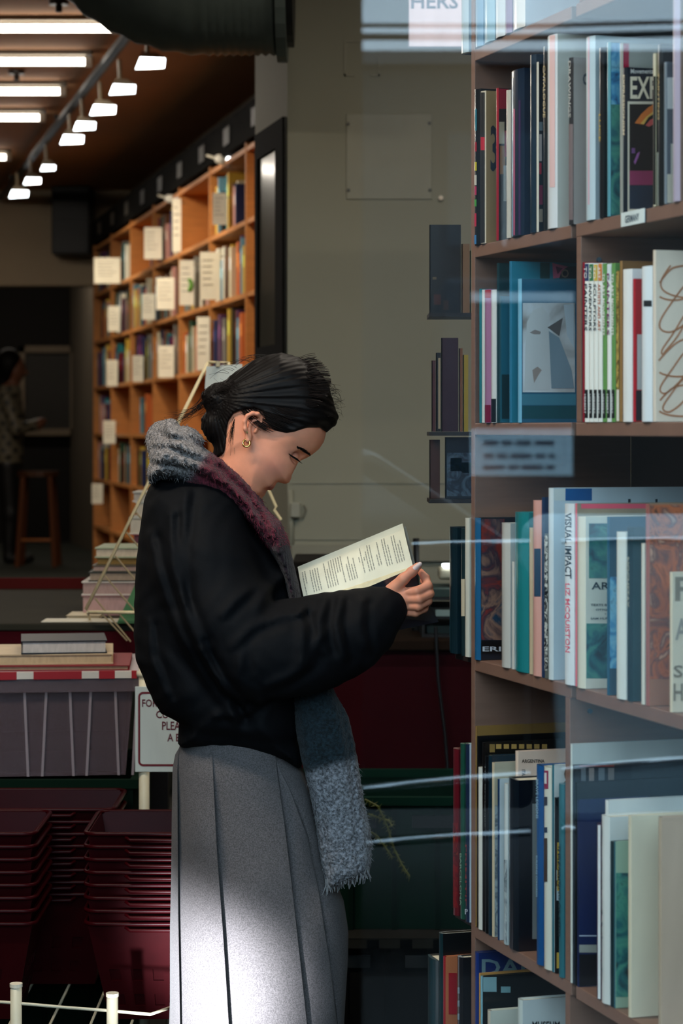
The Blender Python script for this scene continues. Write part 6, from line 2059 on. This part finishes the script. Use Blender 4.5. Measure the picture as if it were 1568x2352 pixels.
mb.add(vs_, [f[::-1] for f in fs_])
M_SKIRT = mat('grey_wool_skirt', (86, 81, 81), rough=0.9, noise=0.32, nscale=420, bump=0.3, bscale=600, sheen=0.05, contrast=1.4, detail=1)
sk = mb.build('skirt', M_SKIRT, person, smooth=False)
import bmesh
bm_ = bmesh.new()
bm_.from_mesh(sk.data)
bmesh.ops.recalc_face_normals(bm_, faces=bm_.faces)
for f in bm_.faces:
    f.smooth = True
for e in bm_.edges:
    if len(e.link_faces) == 2 and e.calc_face_angle(0) > 0.7:
        e.smooth = False
bm_.to_mesh(sk.data)
bm_.free()

# ---------------------------------------------------------------- the open book in the hand
bk = thing('open_book', 'open book with printed white pages held up by the reading person', 'book', Wp(820, 1350, -0.08))
# gutter runs from the reader's chest to the thumb; the far leaf rises away, the near half hangs towards the street
G0, G1 = Wp(700, 1384, -0.06), Wp(948, 1300, -0.06)
T0, T1 = Wp(683, 1302, 0.05), Wp(924, 1202, 0.05)
dg = G1 - G0
nrm = np.cross(dg, T0 - G0)
nrm /= np.linalg.norm(nrm)
if nrm[1] > 0:
    nrm = -nrm


def leaf(A, Bq, C, D, m=14, bulge=0.010):
    """curved page sheet A-B (gutter) to D-C (edge)"""
    vs, fs = [], []
    for i in range(m + 1):
        f = i / m
        for j in range(m + 1):
            s = j / m
            p = (A * (1 - s) + Bq * s) * (1 - f) + (D * (1 - s) + C * s) * f
            p = p + nrm * bulge * math.sin(math.pi * min(1, f * 1.15)) * (0.6 + 0.4 * s)
            vs.append(p)
    for i in range(m):
        for j in range(m):
            k = i * (m + 1) + j
            fs.append((k, k + 1, k + m + 2, k + m + 1))
    return vs, fs


PG = (222, 220, 198)
vs, fs = leaf(G0, G1, T1, T0)
mb = MB()
mb.add(vs, fs, PG)
back = [np.array(v) - nrm * 0.010 for v in vs]
mb.add(back, [f[::-1] for f in fs], PG)
m = 15
for i in range(m - 1):                                 # close the block along its four sides
    for (p, q) in (((i) * m, (i + 1) * m), (i * m + m - 1, (i + 1) * m + m - 1), (i, i + 1), ((m - 1) * m + i, (m - 1) * m + i + 1)):
        mb.quad([vs[p], vs[q], back[q], back[p]], (206, 196, 166))
mb.build('far_page_block', PRINT, bk, smooth=False)
ov = (T1 - G1) * 0.03
cvr = [G0 - nrm * 0.012, G1 - nrm * 0.012 + dg * 0.02, T1 - nrm * 0.0125 + ov + dg * 0.02, T0 - nrm * 0.0125 + ov]
mb = MB()
mb.add(cvr + [p - nrm * 0.002 for p in cvr], [(0, 1, 2, 3), (7, 6, 5, 4), (0, 4, 5, 1), (1, 5, 6, 2), (2, 6, 7, 3), (3, 7, 4, 0)], (120, 124, 118))
mb.build('far_cover', GLOSS, bk)
# near half: cover towards the street, a sliver of its pages showing on top
N0, N1 = Wp(718, 1402, -0.078), Wp(944, 1306, -0.072)
K0, K1 = Wp(800, 1470, -0.055), Wp(1007, 1428, -0.045)
nn = np.cross(N1 - N0, K0 - N0)
nn /= np.linalg.norm(nn)
if nn[1] > 0:
    nn = -nn
q4 = [N0, N1, K1, K0]
b4 = [p - nn * 0.012 for p in q4]
mb = MB()
mb.add([p - nn * 0.001 for p in q4] + [p - nn * 0.0105 for p in q4], [(0, 1, 2, 3), (7, 6, 5, 4), (0, 4, 5, 1), (1, 5, 6, 2), (2, 6, 7, 3), (3, 7, 4, 0)], (214, 204, 172))
mb.build('near_page_block', PAGES, bk)
mb = MB()
c4 = [p + nn * 0.0015 for p in q4]
mb.add(c4 + [p - nn * 0.002 for p in c4], [(0, 1, 2, 3), (7, 6, 5, 4), (0, 4, 5, 1), (1, 5, 6, 2), (2, 6, 7, 3), (3, 7, 4, 0)], (30, 38, 48))
mb.build('near_cover', GLOSS, bk)
# top strip of cream pages between the printed leaf and the near cover
mb = MB()
mb.add([G0, G1, N1, N0], [(0, 1, 2, 3)], (216, 206, 170))
mb.add([G0 - nrm * 0.008, G1 - nrm * 0.008, N1 - nn * 0.010, N0 - nn * 0.010], [(3, 2, 1, 0)], (216, 206, 170))
mb.build('gutter_pages', PAGES, bk)
# printed text: lines run across the page, towards and away from the gutter
mb = MB()


def pg(s, f, off=0.0009):
    p = (G0 * (1 - s) + G1 * s) * (1 - f) + (T0 * (1 - s) + T1 * s) * f
    return p + nrm * (0.010 * math.sin(math.pi * min(1, f * 1.15)) * (0.6 + 0.4 * s) + off)


blocks = [(0.03, 0.06, 0.14, 0.78), (0.10, 0.21, 0.14, 0.74), (0.23, 0.40, 0.12, 0.80), (0.43, 0.50, 0.12, 0.72), (0.55, 0.67, 0.16, 0.80), (0.71, 0.75, 0.2, 0.78), (0.78, 0.84, 0.14, 0.80), (0.87, 0.95, 0.13, 0.78)]
for (s0, s1, f0, f1) in blocks:
    s = s0
    while s < s1:
        f = f0 + (0.0 if rng.random() < 0.8 else 0.25)
        fe_ = f1 - (0.0 if rng.random() < 0.6 else rng.uniform(0.1, 0.4))
        while f < fe_ - 0.02:
            w_ = rng.uniform(0.03, 0.085)
            e = min(f + w_, fe_)
            mb.quad([pg(s, f), pg(s + 0.0085, f), pg(s + 0.0085, e), pg(s, e)], (150, 150, 140))
            f = e + 0.014
        s += 0.0225
mb.build('printed_text', PRINT, bk)

# ---------------------------------------------------------------- distant person in the rear of the shop
Zf_ = 17.4


def Dp(u, v, y=0.0):
    return V(u, v, Zf_ + y)


far_p = thing('person', 'dark haired person in a cream patterned top far back in the shop', 'person', (Dp(20, 0)[0], Zf_, 0.42))
gd = Grid((Dp(-60, 0)[0], Zf_ - 0.35, 0.41), (Dp(140, 0)[0], Zf_ + 0.35, Dp(0, 780)[2]), 0.014)
bd = gd.chain([Dp(20, 905), Dp(15, 960), Dp(15, 1060)], [0.10, 0.13, 0.13], 0.05)
for s in (-1, 1):
    bd = smin(bd, gd.chain([Dp(18, 1070, 0.09 * s), Dp(24, 1180, 0.09 * s), np.array([Dp(24, 0)[0], Zf_ + 0.09 * s, 0.48])], [0.09, 0.065, 0.045], 0.03), 0.03)
    a0 = np.array([Dp(24, 0)[0], Zf_ + 0.09 * s, 0.46])
    bd = smin(bd, gd.cap(a0, a0 + np.array([0.14, 0, -0.01]), 0.045, 0.032), 0.02)
    bd = smin(bd, gd.chain([Dp(16, 915, 0.17 * s), Dp(38, 985, 0.2 * s), Dp(86, 975, 0.08 * s), Dp(98, 968, 0.06 * s)], [0.06, 0.05, 0.04, 0.03], 0.03), 0.03)
bd = smin(bd, gd.cap(Dp(24, 895), Dp(30, 870), 0.05, 0.05), 0.03)
bd = smin(bd, gd.ell(Dp(33, 848), (0.085, 0.075, 0.11)), 0.02)
bd = smin(bd, gd.ell(Dp(60, 856), (0.02, 0.018, 0.02)), 0.015)


def far_col(w):
    u = CX + F * w[:, 0] / w[:, 1]
    v = HY - F * (w[:, 2] - CH) / w[:, 1]
    c = np.tile(np.array(lin((120, 76, 56))), (len(w), 1))
    top_ = (v > 885) & (v < 1062) & (u < 86)
    c[top_] = lin((110, 102, 84))
    sp = top_ & (np.sin(w[:, 0] * 70) * np.sin(w[:, 2] * 60) > 0.3)
    c[sp] = lin((50, 48, 42))
    c[(v >= 1062)] = lin((20, 18, 18))
    return c


surf('body', [nets(gd, bd)], M_SKIN, far_p, far_col)
hr = gd.ell(Dp(20, 838), (0.105, 0.095, 0.13))
hr = smin(hr, gd.cap(Dp(10, 850), Dp(2, 930), 0.07, 0.05), 0.03)
hr = smax(hr, -gd.ell(Dp(62, 866), (0.10, 0.2, 0.11)), 0.02)
surf('hair', [nets(gd, hr)], M_HAIR, far_p)
